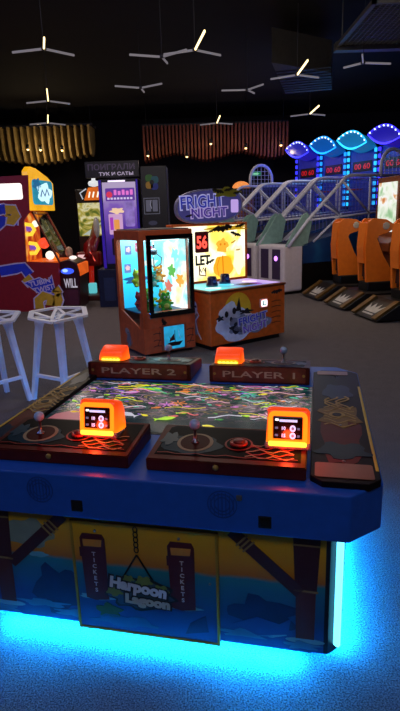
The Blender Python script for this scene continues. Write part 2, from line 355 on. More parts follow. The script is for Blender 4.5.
for i in range(75):
    s = rnd.choice((.012, .016, .02, .024)); cx = rnd.uniform(-1.24, -.12); cy = rnd.uniform(.58, 1.02)
    if rnd.random() < .45: cy = .74+.2*rnd.uniform(-1, 1)
    fish(cx, cy, s, rnd.uniform(-.6, .6)+rnd.choice((0, PI)), rnd.choice(fishc), i % 3)
for cx, cy, s, a, k in ((-.72, .52, .05, .4, 0), (-.66, .60, .03, .3, 0), (-.9, .93, .05, .1, 0), (-.73, .9, .04, .2, 4), (-.2, .72, .05, .2, 5), (-1.0, .86, .05, .3, 2), (-.37, .93, .05, 3.4, 8), (-.5, .45, .04, 2.8, 1), (-.9, .55, .05, 2.7, 6)): fish(cx, cy, s, a, fishc[k], 3)
for i in range(60):     # schools and weeds as wavering strokes
    x, y, a = rnd.uniform(-1.2, -.2), 1.03-.5*rnd.random()**1.4, rnd.uniform(-.35, .35); l = rnd.uniform(.05, .2); c = rnd.choice(fishc+[fishc[3], fishc[1], fishc[6], fishc[6]])
    m.band([(x+l*t*math.cos(a), y+l*t*math.sin(a)+.012*math.sin(t*7+i)) for t in [q/5 for q in range(6)]], rnd.uniform(.004, .009), c, FS, 4)
for i in range(6):     # flower like corals
    x, y = rnd.uniform(-.85, -.2), rnd.uniform(.55, .95); c = rnd.choice(fishc[2:8])
    for q in range(7): m.band([(x+.008*math.cos(q*.9), y+.008*math.sin(q*.9)), (x+.045*math.cos(q*.9), y+.035*math.sin(q*.9))], .006, c, FS, 5)
pink = glow('#b8566c', .5); m.art([(-1.27, .39), (-1.13, .38), (-1.05, .55), (-1.16, .6), (-1.25, .52)], pink, FS, 0)
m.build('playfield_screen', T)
# side wings
woodred = paint('#5a1610', .4, spec=.15); dull = paint('#160d0f', .4, spec=.12); patch = paint('#8a5a48', .3, .3)
bronze = paint('#a8823a', .45, .1)
def wing(x0, x1, y0, y1, light_out):
    m = MB(); FW = frame((0, 0, .741), (1, 0, 0), (0, 1, 0)); c = .04
    m.prism(octa(x0, y0, x1, y1, c), .715, .741, dull, bev=.003)
    xm = (x0+x1)/2; wd = x1-x0
    m.art(blob(xm, y0+.42, wd*.34, .30, 31, amp=.1), woodred, FW, 0); m.art(blob(xm, y1-.38, wd*.3, .12, 33), paint('#0b1a3a', .3, spec=.12), FW, 0)
    m.art(rrect(x0+.015, y0+.03, x1-.02, y0+.14, .01), patch, FW, 1); m.art(rrect(x0+.02, y1-.09, x1-.05, y1-.02, .01), patch, FW, 1)
    m.art(blob(xm, y0+.25, wd*.4, .07, 35, amp=.2), paint('#10283a', .3, spec=.12), FW, 1)
    for i in range(6): m.band([(xm-.065+.13*t, y0+.5+i*.045+.02*math.sin(t*8+i)) for t in [q/8 for q in range(9)]], .008, bronze, FW, 2)
    m.art(blob(xm, y0+.62, wd*.36, .13, 37, amp=.22, lobes=6), paint('#7a5a2a', .45, spec=.2), FW, 1); m.disc((xm-.01, y0+.62), .035, bronze, FW, 2); m.disc((xm-.01, y0+.62), .02, dull, FW, 3)
    for i in range(4): m.band([(xm+(.02 if i % 2 else -.03)+.03*math.sin(t*6+i), y0+.68+.16*t+i*.01) for t in [q/8 for q in range(9)]], .01, bronze, FW, 2)
    xo, s = (x1, -1) if light_out > 0 else (x0, 1)
    m.box((min(xo, xo+s*.012), y0+.1, .72), (max(xo, xo+s*.012), y1-.28, .7425), paint('#c9a227', .4), .002)
    for y in (y0+.16, y1-.12, y0+.5): m.lathe([(.006, .741), (.006, .745), (0, .746)], steel, Matrix.Translation((xm, y, 0)), 8)
    return m.build('side_wing', T)
wing(-.075, .155, .0, 1.32, 1); wing(-1.405, -1.285, .0, 1.40, -1)
# four control panels, two facing each side
lampbody = ramped('orange_lamp_plastic', [(0, '#ffc418'), (.22, '#ff8a0c'), (.5, '#f05a08'), (1, '#b83006')], 'Z', k=1.9, lo=-.02, hi=.13, noise=.05, nscale=18, rough=.3)
tray_wood = paint('#501610', .35, var=.3, scale=10, spec=.25); plate = paint('#0b0a0d', .4, spec=.05); redink = paint('#8a2418', .4); parch = paint('#8a7858', .45)
def ticket_light(parent, x, y, z, lean=0., turn=0., sz=1.):
    M = Matrix.Translation((x, y, z)) @ Matrix.Rotation(turn, 4, 'Z') @ Matrix.Rotation(-lean, 4, 'X')
    m = MB()
    prof = [(0.0, 0.0), (.0, .118), (.012, .13), (.09, .115), (.115, .085), (.125, 0.0)]
    t = bmesh.new(); vs2 = []
    for sx in (-1, 1): vs2.append([t.verts.new((sx*(.078 if q in (0, 1, 5) else .072), p[0], p[1])) for q, p in enumerate(prof)])
    n = len(prof); t.faces.new(vs2[0]); t.faces.new(vs2[1][::-1])
    for i in range(n): t.faces.new((vs2[0][i], vs2[0][(i+1) % n], vs2[1][(i+1) % n], vs2[1][i]))
    bmesh.ops.bevel(t, geom=t.edges[:], offset=.014, segments=3, affect='EDGES', profile=.5); m.add(t, lampbody, I4, True)
    o = m.build('ticket_light', parent); o.matrix_local = M @ Matrix.Diagonal((1, 1, sz, 1)); lamp('ticket_lamp', (0, -.05, .03), TICKET_W, (1, .05, .01), o, .02)
    m = MB(); FF = frame((0, -.0005, 0), (1, 0, 0), (0, 0, 1))
    m.box((-.052, -.004, .026), (.052, .004, .100), paint('#0b0a10', .2), .003)
    FF = frame((0, -.0042, 0), (1, 0, 0), (0, 0, 1)); sc = glow('#b8ccff', 1.1); sc2 = glow('#5a6a90', .8)
    m.art(rrect(-.045, .086, -.032, .093, .002), glow('#ffffff', 1.4), FF, 0); m.art(rrect(-.03, .083, .034, .091, .002), sc, FF, 0)
    for j, y2 in enumerate((.062, .038)):
        m.text('10' if j == 0 else '15', (-.014, y2), .016, sc, FF, 0, height=.012, bold=.0006); m.art(rrect(-.045, y2-.003, -.034, y2+.004, .001), sc2, FF, 0)
        m.disc((.018, y2), .011, sc, FF, 0, 14); m.disc((.018, y2), .005, sc2, FF, 1, 10); m.art(rrect(.034, y2-.004, .043, y2+.003, .001), sc2, FF, 0)
    d = m.build('display', o)
    m = MB(); FF = frame((0, -.003, 0), (1, 0, 0), (0, 0, 1)); m.band(rrect(-.062, .014, .062, .110, .014), .016, glow('#ff8a18', 1.5), FF, 0, True); m.art(rrect(-.068, .002, .068, .018, .006), glow('#ffd83a', 2.2), FF, 1); m.build('lit_rim', o)
    m = MB(); FR = frame((0, .1235, 0), (-1, 0, 0), (0, -.12, 1)); yw = glow('#ffd84a', 2.2)
    for i in range(5): m.disc((-.044+i*.022, .055), .011, yw, FR, 2, 12)
    m.art(rrect(-.06, .03, .06, .08, .02), glow('#ff9a10', 1.5), FR, 1); m.build('lamp_row', o)
    m = MB(); m.box((-.082, -.004, -.008), (.082, .13, .012), paint('#8a7a78', .4), .006); m.build('lamp_base', o)
    return o
def stick(parent, x, y, z):
    m = MB(Matrix.Translation((x, y, z)))
    m.lathe([(.016, 0), (.014, .004), (.006, .008), (.005, .05), (.008, .052)], steel, n=10)
    m.ball((0, 0, .07), (.021, .021, .021), paint('#9fb8d8', .12, .0, coat=1.)); m.build('joystick', parent)
def button(parent, x, y, z):
    m = MB(Matrix.Translation((x, y, z)))
    m.lathe([(.033, 0), (.033, .006), (.027, .010), (.024, .007), (0, .007)], paint('#a0301a', .3, .2)); m.lathe([(.021, .006), (.02, .013), (.012, .016), (0, .016)], paint('#5a1a10', .3)); m.build('fire_button', parent)
def control(x0, x1, near, lab):
    if near: y0, y1, z0, z1 = .03, .315, .768, .785
    else: y0, y1, z0, z1 = 1.40, 1.10, .775, .815
    t = bmesh.new(); P = [(y0, .72), (y0, z0), (y1, z1), (y1, .72)]; m = MB()
    L_ = [t.verts.new((x0, *p)) for p in P]; R_ = [t.verts.new((x1, *p)) for p in P]
    t.faces.new(L_); t.faces.new(R_[::-1])
    for i in range(4): t.faces.new((L_[i], L_[(i+1) % 4], R_[(i+1) % 4], R_[i]))
    bmesh.ops.bevel(t, geom=t.edges[:], offset=.004, segments=2, affect='EDGES'); m.add(t, tray_wood)
    d = Vector((0, y1-y0, z1-z0)); dl = d.length
    # player frame: x across from the player's left, y away from the player
    FT = frame((x0, y0, z0), (1, 0, 0), d) if near else frame((x1, y0, z0), (-1, 0, 0), d)
    W = x1-x0
    m.art([(.022, .035), (W-.02, .035), (W-.02, dl-.02), (.05, dl-.012), (.03, dl-.03)], plate, FT, 0)
    m.art(blob(W*.25, dl*.42, W*.2, dl*.26, 41, amp=.08), paint('#12303c', .3, spec=.12), FT, 1); m.disc((W*.27, dl*.48), .068, parch, FT, 2, 26, .072); m.disc((W*.27, dl*.48), .055, paint('#3a0a08', .4, spec=.08), FT, 3, 26, .06)
    m.disc((W*.56, dl*.5), .052, redink, FT, 2); m.disc((W*.56, dl*.5), .045, plate, FT, 3)
    for i in range(5): m.band([(W*.62+.17*q/7, dl*(.18+.08*i)+.012*math.sin(q*1.9+i*2)) for q in range(8)], .006, redink if i % 2 else parch, FT, 2)
    m.band([(.03+q*(W-.06)/14, .045+.006*math.sin(q*2.)) for q in range(15)], .004, redink, FT, 2)
    m.art(blob(W*.09, dl*.55, .03, .05, 44, amp=.2), paint('#1d3d4a', .3), FT, 2)
    m.lathe([(.011, 0), (.011, .004), (.006, .007), (0, .007)], bronze, frame((x0+W*.45, y0-(.001 if near else -.001), z0-.018), (1 if near else -1, 0, 0), (0, 0, 1)), 10)
    if not near: FB = frame((0, y1-.001, 0), (1, 0, 0), (0, 0, 1))
    else: FB = frame((0, y1+.001, 0), (-1, 0, 0), (0, 0, 1))
    q = m.build('control_panel', T)
    m = MB(); zm = (z1+.725)/2; s = 1 if not near else -1
    hh = (z1-.725)*.5-.004
    m.art([(s*p[0], p[1]) for p in rrect(x0+.02, zm-hh, x1-.02, zm+hh, .01)], paint('#7a2c1c', .4, var=.4, scale=22), FB, 0)
    if lab: m.text(lab, (s*(x0+x1)/2, zm), .05, parch if near else paint('#c8a08a', .4), FB, 1, width=.33 if near else (x1-x0)*.72, height=.026 if near else .034, bold=.0006)
    for sx in (x0+.03, x1-.03): m.disc((s*sx, zm), .008, bronze, FB, 1, 10)
    m.build('player_sign', q)
    c = lambda a, b: FT @ Vector((a, b, .004))
    stick(q, *c(W*.27, dl*.48)); button(q, *c(W*.56, dl*.5))
    return q
cp = control(-.652, -.088, True, ''); ticket_light(cp, -.158, .155, .787, .18, 0., 1.1)
cp = control(-1.284, -.72, True, ''); ticket_light(cp, -.887, .158, .787, .18, 0., 1.1)
cp = control(-1.335, -.735, False, 'PLAYER 2'); ticket_light(cp, -1.225, 1.30, .785, .12, PI, .72)
cp = control(-.63, -.095, False, 'PLAYER 1'); ticket_light(cp, -.540, 1.30, .785, .12, PI, .72)
# ------------------------------------------------------------------ bar stools
stoolw = paint('#f0f0f8', .35, var=.05)
def make_stool(label, loc, rz):
    r = thing('bar_stool', label, 'stool', loc, rz, 'white wire frame bar stools')
    A = [(-.23, -.17), (.1, -.24), (.27, -.06), (.17, .19), (-.1, .23), (-.27, .06)]
    zs = [.755, .765, .80, .80, .80, .78]
    m = MB(); P = [Vector((*a, z)) for a, z in zip(A, zs)]; c = [Vector((-.08, 0, .755)), Vector((.1, .02, .762))]
    def bar(a, b, w=.03, h=.014):
        d = (b-a).normalized(); s = d.cross(Vector((0, 0, 1))).normalized()*w/2; u_ = Vector((0, 0, h/2)); t = bmesh.new()
        V = [t.verts.new(p+q) for p in (a, b) for q in (s+u_, s-u_, -s-u_, -s+u_)]
        t.faces.new(V[:4]); t.faces.new(V[4:][::-1])
        for i in range(4): t.faces.new((V[i], V[(i+1) % 4], V[4+(i+1) % 4], V[4+i]))
        m.add(t, stoolw)
    for i in range(6): bar(P[i], P[(i+1) % 6], .045, .02)
    for i, j in ((0, 0), (5, 0), (4, 0), (1, 1), (2, 1), (3, 1), (0, 1), (3, 0)): bar(P[i], c[j])
    bar(c[0], c[1]); m.build('seat', r)
    feet = []
    for sx, sy in ((-1, -1), (1, -1), (1, 1), (-1, 1)):
        top = Vector((sx*.115, sy*.115, .765)); ft = Vector((sx*.205, sy*.205, 0)); feet.append((top, ft))
        m = MB(); d = (ft-top)
        m.tube([top, top+d*.12, ft], [.055, .036, .026], stoolw, n=4); m.build('leg', r)
    for i in (0, 3):
        a = feet[i][0].lerp(feet[i][1], .7); b = feet[(i+1) % 4][0].lerp(feet[(i+1) % 4][1], .7)
        m = MB(); m.tube([a, b], .02, stoolw, n=4); m.build('foot_rail', r)
    return r
make_stool('white wire frame bar stool standing just behind the game table\'s far left corner', (-1.27, 4.83, 0), math.radians(58))
make_stool('white wire frame bar stool cut off by the left edge of the photo', (-1.87, 4.72, 0), math.radians(48))

# ------------------------------------------------------------------ claw machine
orange = paint('#c8582a', .45, var=.15); orange2 = paint('#9a4422', .5); pane = glass('clear_pane', refl=.06)
K = thing('claw_machine', 'orange claw machine with cyan lit toy case behind the game table', 'claw machine', (-.64, 6.12, 0), math.radians(31))
Wc, Dc, Hc = .69, .71, 1.46
m = MB()
m.box((.0, 0, .04), (Wc, Dc, .34), orange, .006)
m.prism([(0, .34), (Wc, .34), (Wc, .52), (0, .52)], -.09, 0, orange, frame((0, 0, 0), (1, 0, 0), (0, 0, 1)))     # front apron under the window
side = [(0, .34), (Dc, .34), (Dc, .47), (.60, .47), (.10, .34)]
m.prism([(.1, .339), (Dc, .339), (Dc, .50), (.6, .50)], 0, .02, orange, frame((0, 0, 0), (0, 1, 0), (0, 0, 1)))
m.prism([(.1, .339), (Dc, .339), (Dc, .50), (.6, .50)], Wc-.02, Wc, orange, frame((0, 0, 0), (0, 1, 0), (0, 0, 1)))
for x in (0, Wc-.055):
    for y in (0, Dc-.06): m.box((x, y, .34), (x+.06, y+.06, Hc-.1), orange, .004)
m.box((0, 0, Hc-.11), (Wc, Dc, Hc), orange, .008); m.box((.03, .03, Hc), (Wc-.03, Dc-.03, Hc+.012), paint('#55565c', .5), .004)
m.box((.02, Dc-.025, .34), (Wc-.02, Dc-.005, Hc-.1), orange2)
for x in (.05, Wc-.05):
    for y in (.05, Dc-.05): m.lathe([(.02, 0), (.025, .01), (.025, .03), (.015, .05)], black, Matrix.Translation((x, y, 0)), 10)
FC = frame((0, 0, 0), (1, 0, 0), (0, 0, 1)); FL = frame((0, 0, 0), (0, -1, 0), (0, 0, 1))
for a, b in (((.30, .30), (.2, .35)), ((.6, .1), (.66, .3)), ((.17, .12), (.2, .3))): m.band([a, ((a[0]+b[0])/2+.02, (a[1]+b[1])/2), b], .008, paint('#3a160c', .5), FC, 1)
for y in (.12, .19, .27): m.band([(.12, y), (.16, y+.01), (.22, y)], .012, paint('#5a2211', .5), FC, 0); m.band([(.57, y), (.62, y+.012), (.67, y)], .012, paint('#5a2211', .5), FC, 0)
m.art(blob(.27, .39, .03, .03, 51, amp=.25), black, FC, 1); m.art(blob(.25, .42, .015, .03, 52), black, FC, 1)
m.disc((-.48, .25), .06, paint('#8a8a90', .5), FL, 0, ry=.04); m.art(blob(-.44, .15, .06, .1, 53, amp=.2), paint('#6e6e76', .5), FL, 0); m.disc((-.45, .24), .012, black, FL, 1); m.band([(-.5, .05), (-.43, .1), (-.38, .2), (-.34, .12)], .012, paint('#8a8a90', .5), FL, 1)
m.build('cabinet', K)
m = MB(); lit = ramped('toy_case_backdrop', [(0, '#0c6fae'), (.4, '#22b6e0'), (.7, '#4fd8f0'), (1, '#a8f2ff')], 'Z', k=1.9, lo=.35, hi=1.5, noise=.1, nscale=5)
m.box((.06, Dc-.045, .50), (Wc-.06, Dc-.027, Hc-.12), lit)
FBk = frame((0, Dc-.046, 0), (1, 0, 0), (0, 0, 1))
for i, (x, y) in enumerate(((.16, 1.22), (.30, 1.25), (.14, 1.0), (.45, 1.2))): m.art(rrect(x-.045, y-.06, x+.045, y+.05, .01), glow('#e05a8a' if i % 2 else '#7a9ae0', .8), FBk, 0); m.art(blob(x, y, .03, .03, 60+i), glow('#ffd0d8', .9), FBk, 1)
m.art(blob(.25, .85, .16, .05, 66, amp=.2), glow('#2a6ab0', .8), FBk, 0); m.art(blob(.45, 1.05, .1, .04, 67, amp=.2), glow('#e8ffff', 1.), FBk, 0)
m.build('lit_backdrop', K)
m = MB(); m.box((Wc-.075, .06, .50), (Wc-.06, Dc-.046, Hc-.12), ramped('added_glow_art', [(0, '#40c8e0'), (.40, '#98ecf4'), (.48, '#ffffff'), (.58, '#fff2c0'), (.68, '#ffc850'), (1, '#ff9a30')], k=1.25, kind='noise', nscale=3., dist=.5))  # glowing wall added in place of side glass to brighten the case
m.box((Wc-.058, .06, .50), (Wc-.004, Dc-.05, Hc-.10), orange); FSd = frame((Wc-.0755, 0, 0), (0, -1, 0), (0, 0, 1))
for i, (x, y, c) in enumerate(((-.2, .85, '#ffb020'), (-.4, .95, '#58b84a'), (-.3, 1.15, '#8ae0f0'), (-.5, .75, '#e86a3a'))): m.art(blob(x, y, .09, .07, 120+i, amp=.25), glow(c, 1.), FSd, 0)
m.build('added_glow_panel', K)
m = MB(); m.box((.06, .06, .49), (Wc-.06, Dc-.05, .505), paint('#1a6a90', .5)); m.build('toy_tray', K)
m = MB()
for a, b in (((.085, 1.355), (.69, 1.405)), ((.085, .465), (.69, .525)), ((.085, .525), (.14, 1.355)), ((.635, .525), (.69, 1.355))): m.box((a[0], -.014, a[1]), (b[0], .012, b[1]), blackgloss, .003)
m.build('window_frame', K)
m = MB(); m.box((.13, -.003, .515), (.645, .003, 1.365), pane); m.build('front_window', K)
for x in (.008,):
    m = MB(); m.prism([(.055, .36), (.1, .36), (.6, .5), (.68, .5), (.68, 1.35), (.055, 1.35)], x, x+.004, pane, frame((0, 0, 0), (0, 1, 0), (0, 0, 1))); m.build('side_window', K)
m = MB(); m.box((.22, -.008, .05), (.56, 0.004, .36), orange2, .004); FC2 = frame((0, -.0085, 0), (1, 0, 0), (0, 0, 1))
m.art(rrect(.255, .065, .53, .345, .01), glow('#2fb4e6', .75, .4, 9.), FC2, 0)
m.art([(.3, .14), (.33, .1), (.46, .1), (.51, .15), (.45, .145), (.36, .15)], paint('#2a1010', .5), FC2, 1); m.band([(.4, .14), (.4, .29)], .008, paint('#2a1010', .5), FC2, 1); m.art([(.32, .16), (.395, .17), (.39, .25), (.34, .2)], paint('#5a1a14', .5), FC2, 1); m.band([(.34, .14), (.33, .22)], .006, paint('#2a1010', .5), FC2, 1); m.band([(.45, .29), (.46, .22), (.48, .18)], .006, paint('#dff4ff', .5), FC2, 1)
m.build('prize_door', K)
m = MB(); m.tube([(.36, .36, 1.345), (.36, .36, 1.22)], .012, steel); m.lathe([(.03, 1.16), (.045, 1.18), (.045, 1.22), (.02, 1.235)], steel, Matrix.Translation((.36, .36, 0)), 12)
for k in range(3):
    a = k*2*PI/3; ca, sa = math.cos(a), math.sin(a); m.tube([(.36+.03*ca, .36+.03*sa, 1.18), (.36+.1*ca, .36+.1*sa, 1.12), (.36+.09*ca, .36+.09*sa, 1.05), (.36+.03*ca, .36+.03*sa, 1.02)], .007, steel, n=6)
m.build('claw', K)
m = MB(); m.box((.12, .12, Hc-.125), (.58, .6, Hc-.112), glow('#bff4ff', 2.5)); m.build('case_light', K)
lamp('case_lamp', (.35, .35, 1.30), 7., (.6, .97, 1), K, .06)
KM = Matrix.Translation((-.64, 6.12, 0)) @ Matrix.Rotation(math.radians(31), 4, 'Z')
def plush(label, x, y, z, s, body, belly, kind, rz):
    p = KM @ Vector((x, y, z)); s *= 1.12; o = thing('plush_toy', label, 'toy', p, math.radians(31)+rz, 'plush toys in the claw machine')
    c = paint(body, .8, bump=.3, scale=40); d = paint(belly, .8)
    m = MB(); m.ball((0, 0, s*.62), (s*.6, s*.52, s*.62), c, seg=16); m.ball((0, -s*.2, s*.55), (s*.4, s*.4, s*.42), d)
    for sx in (-1, 1):
        m.ball((sx*s*.42, -s*.35, s*.16), (s*.22, s*.32, s*.17), c); m.ball((sx*s*.62, -s*.12, s*.75), (s*.32, s*.16, s*.16), c)
    m.build('body', o)
    m = MB(); m.ball((0, 0, s*1.45), (s*.55, s*.5, s*.46), c, seg=16)
    for sx in (-1, 1):
        if kind == 'ears': m.ball((sx*s*.4, 0, s*1.86), (s*.18, s*.1, s*.2), c)
        elif kind == 'eyes': m.ball((sx*s*.27, -s*.2, s*1.88), (s*.2, s*.2, s*.2), c)
        else: m.lathe([(s*.16, 0), (s*.12, s*.2), (s*.0, s*.42)], d, Matrix.Translation((sx*s*.3, 0, s*1.78)), 10)
        m.ball((sx*s*.2, -s*.44, s*1.52), (s*.1, s*.07, s*.12), paint('#f4f4f4', .3)); m.ball((sx*s*.2, -s*.5, s*1.52), (s*.05, s*.03, s*.06), black)
    m.ball((0, -s*.48, s*1.33), (s*.12, s*.08, s*.07), d); m.build('head', o)
for a in (('green plush toy with round eyes at the front of the claw machine', .40, .19, .507, .095, '#3fae2a', '#bfe06a', 'eyes', -.2),
          ('yellow plush toy with pointed horns on the right in the claw machine', .47, .38, .507, .10, '#e0a81e', '#f3e28a', 'horns', -.4),
          ('red plush toy with round ears by the claw machine\'s left window', .17, .42, .507, .10, '#a02a3a', '#e08a8a', 'ears', .3),
          ('lime plush toy with round ears at the back of the claw machine', .35, .55, .507, .11, '#78c03a', '#e4f0a0', 'ears', 0.),
          ('dark green plush toy low in the claw machine\'s left window', .14, .18, .507, .085, '#1f9a34', '#8ad06a', 'eyes', .5),
          ('yellow green plush toy with horns heaped on top at the left in the claw machine', .20, .53, .775, .095, '#b0c82a', '#f0f0a0', 'horns', .2),
          ('orange plush toy with round ears heaped on top at the right in the claw machine', .50, .555, .80, .095, '#f0901e', '#ffe0a0', 'ears', -.2),
          ('turquoise plush toy with round eyes heaped in the middle of the claw machine', .30, .31, .78, .085, '#1fb0a0', '#b0f0e0', 'eyes', .1)): plush(*a)

# ------------------------------------------------------------------ Halloween whack game
B = thing('halloween_arcade_game', 'orange Halloween arcade game with oval sign and glowing pumpkin backboard', 'arcade game', (.14, 6.34, 0), math.radians(35))
bo = paint('#e0641c', .45, var=.15); Wb, Db = 1.215, .77
m = MB(); m.box((0, 0, .06), (Wb, Db+.16, .70), bo, .01); m.box((.05, .05, 0), (Wb-.05, Db+.1, .06), black)
F1 = frame((0, 0, 0), (1, 0, 0), (0, 0, 1)); F2 = frame((0, 0, 0), (0, -1, 0), (0, 0, 1))
ghostw = paint('#e4e4ee', .5); moon = paint('#ffc02a', .5); inkd = paint('#1c1822', .5); inkg = paint('#8a8a9a', .5); pur = paint('#3a40d0', .45); pur2 = paint('#8a54d0', .45)
m.disc((.42, .47), .21, moon, F1, 0, 30); m.art(blob(.40, .28, .31, .2, 71, n=40, amp=.07, lobes=4), ghostw, F1, 1); m.art(blob(.30, .40, .17, .17, 72, amp=.1), ghostw, F1, 1)
m.art(blob(.45, .27, .17, .12, 73, amp=.15), inkg, F1, 2); m.art(blob(.42, .24, .12, .07, 74, amp=.2), inkd, F1, 3)
for x, y, r in ((.24, .43, .028), (.36, .46, .03), (.31, .36, .022)): m.disc((x, y), r, inkd, F1, 2, ry=r*1.4)
m.art([(.38, .45), (.44, .62), (.47, .45)], inkd, F1, 2); m.art(blob(.13, .32, .05, .06, 75, amp=.2), ghostw, F1, 2); m.art(blob(.14, .39, .05, .03, 78, amp=.3), inkd, F1, 3); m.art(blob(.55, .43, .1, .03, 79, amp=.3), inkd, F1, 2)
m.art(blob(.66, .27, .30, .12, 76, n=36, amp=.1), inkg, F1, 3)
for t, x, y, r_ in (('FRIGHT', .66, .33, .1), ('NIGHT', .70, .22, .1)):
    m.text(t, (x, y), .13, paint('#c8c4d8', .5), F1, 4, width=.50 if t == 'FRIGHT' else .44, height=.115, bold=.01, rot=r_); m.text(t, (x, y), .13, pur if t == 'FRIGHT' else pur2, F1, 5, width=.46 if t == 'FRIGHT' else .40, height=.09, bold=.002, rot=r_)
m.art(bat(1.07, .62, .10, .1), inkd, F1, 1)
for y in (.5, .43, .36, .29, .22): m.band([(.98, y), (1.06, y+.012), (1.14, y+.004)], .012, paint('#7a3010', .5), F1, 1)
m.disc((-.34, .5), .07, ghostw, F2, 0, ry=.09); m.art(blob(-.36, .3, .08, .16, 77, amp=.2), paint('#8d8d99', .5), F2, 0); m.disc((-.36, .52), .016, inkd, F2, 1); m.disc((-.3, .52), .016, inkd, F2, 1)
m.band([(-.2, .12), (-.27, .2), (-.32, .34), (-.24, .42), (-.3, .48)], .025, ghostw, F2, 1); m.band([(-.5, .2), (-.44, .32), (-.5, .4)], .025, ghostw, F2, 1)
m.build('cabinet', B)
m = MB(); m.box((-.01, -.012, .70), (Wb+.01, Db, .73), paint('#7a3412', .4), .008)
m.build('counter', B)
m = MB(); m.box((.03, .05, .7302), (Wb-.04, Db-.06, .734), ramped('lit_counter_top', [(0, '#a8fff0'), (.3, '#48d8d8'), (.6, '#3a78b8'), (1, '#b89ad8')], 'X', k=1.25, lo=0., hi=1.2, noise=.25, nscale=6)); FCt = frame((0, 0, .7345), (1, 0, 0), (0, 1, 0))
for x, y, c in ((.2, .2, '#e8fff8'), (.52, .35, '#58e0ff'), (.95, .4, '#ffe0f4'), (.85, .18, '#8a3ab0')): m.disc((x, y), .1, glow(c, 1.), FCt, 0, 24)
m.art(rrect(.62, .1, .84, .3, .02), paint('#2a1414', .5), FCt, 1)
m.build('lit_counter_top', B)
for x, y in ((.30, .36), (.60, .48)):
    m = MB(Matrix.Translation((x, y, .735))); m.lathe([(.075, 0), (.075, .03), (.06, .06), (.062, .1), (.05, .125), (0, .13)], paint('#161b4a', .3, coat=.5), n=20); m.ball((0, -.045, .07), (.03, .03, .03), paint('#2a3a8a', .3)); m.build('hit_pad', B)
m = MB(); D0 = Db
m.box((.0, D0, .70), (Wb+.02, D0+.15, 1.50), bo, .01); m.build('backbox', B)
m = MB(); FBg = frame((0, D0-.0035, 0), (1, 0, 0), (0, 0, 1))
sky = ramped('lit_pumpkin_sky', [(0, '#ff9a10'), (.34, '#ffc41c'), (.44, '#ffe070'), (.51, '#fff8d0'), (1, '#ffffff')], k=1.5, kind='noise', nscale=2.6, dist=.6)
m.box((.02, D0-.004, .76), (Wb-.03, D0, 1.47), sky)
pk = glow('#ffb224', 1.05); pk2 = glow('#f08c10', .9); ink = paint('#1a120a', .5); og = glow('#c89a1e', .8)
m.art(blob(.80, .92, .17, .15, 81, amp=.06), pk, FBg, 0); m.band([(.80, .79), (.79, 1.07)], .02, pk2, FBg, 1); m.band([(.72, .8), (.69, .93), (.74, 1.05)], .012, pk2, FBg, 1)
m.art(blob(.79, 1.2, .10, .09, 82, amp=.15), glow('#ffb838', 1.), FBg, 0); m.disc((.76, 1.22), .015, pk2, FBg, 1); m.disc((.83, 1.22), .015, pk2, FBg, 1)
m.art(blob(1.07, 1.0, .09, .2, 83, amp=.1), glow('#fff6d0', 1.1), FBg, 0)
for x, y, s, a in ((.80, 1.42, .17, .1), (1.02, 1.34, .10, -.3), (1.1, 1.45, .09, .2), (.98, 1.24, .05, .4), (1.06, 1.13, .045, .1), (.62, 1.40, .07, .3)): m.art(bat(x, y, s, a), ink if s > .06 else og, FBg, 2)
m.art(blob(.88, 1.43, .34, .035, 84, amp=.2), og, FBg, 1)
m.art(rrect(.34, 1.13, .56, 1.40, .02), paint('#6a0d10', .5), FBg, 2); m.text('56', (.45, 1.265), .2, glow('#ff4a3c', 2.2), FBg, 3, width=.17, height=.17, bold=.006)
m.text('LET', (.46, 1.03), .16, ink, FBg, 2, width=.24, height=.13, bold=.006); m.art(bat(.58, 1.0, .08, .3), ink, FBg, 2); m.band([(.4, .96), (.4, .84), (.5, .82), (.5, .93)], .02, paint('#b0341a', .5), FBg, 2); m.band([(.40, .93), (.43, .87), (.46, .93), (.5, .87)], .016, ink, FBg, 3)
m.build('glowing_backboard', B)
m = MB(); FM = frame((0, D0-.02, 0), (1, 0, 0), (0, 0, 1))
ov = [(.6+.54*math.copysign(abs(math.cos(t))**.75, math.cos(t)), 1.72+.215*math.copysign(abs(math.sin(t))**.8, math.sin(t))+.03*math.cos(t)) for t in [2*PI*i/40 for i in range(40)]]
m.prism([(x, y) for x, y in ov], -.05, 0, paint('#8f8aa8', .4), FM)
m.art([(.6+(x-.6)*.955, 1.72+(y-1.72)*.9) for x, y in ov], glow('#55509a', .42, .3, 5.), FM, 0)
m.text('FRIGHT', (.47, 1.775), .2, glow('#b8b4ec', .6), FM, 1, width=.72, height=.19, bold=.012, rot=.05); m.text('FRIGHT', (.47, 1.775), .2, glow('#2a34b0', .55), FM, 2, width=.68, height=.155, bold=.002, rot=.05)
m.text('NIGHT', (.58, 1.64), .16, glow('#b8a4e0', .6), FM, 2, width=.62, height=.145, bold=.012, rot=.03); m.text('NIGHT', (.58, 1.64), .16, glow('#46289a', .55), FM, 3, width=.58, height=.115, bold=.002, rot=.03)
m.art(blob(.86, 1.89, .22, .06, 91, amp=.2), paint('#8a8420', .5), FM, 3)
for x, y, s, a in ((.72, 1.9, .10, -.2), (.9, 1.92, .08, .2), (1.04, 1.88, .07, .1), (.25, 1.6, .06, .2)): m.art(bat(x, y, s, a), ink, FM, 4)
m.art(rrect(.93, 1.63, 1.06, 1.80, .02), glow('#c8a8f0', .8), FM, 4)
m.build('oval_sign', B)
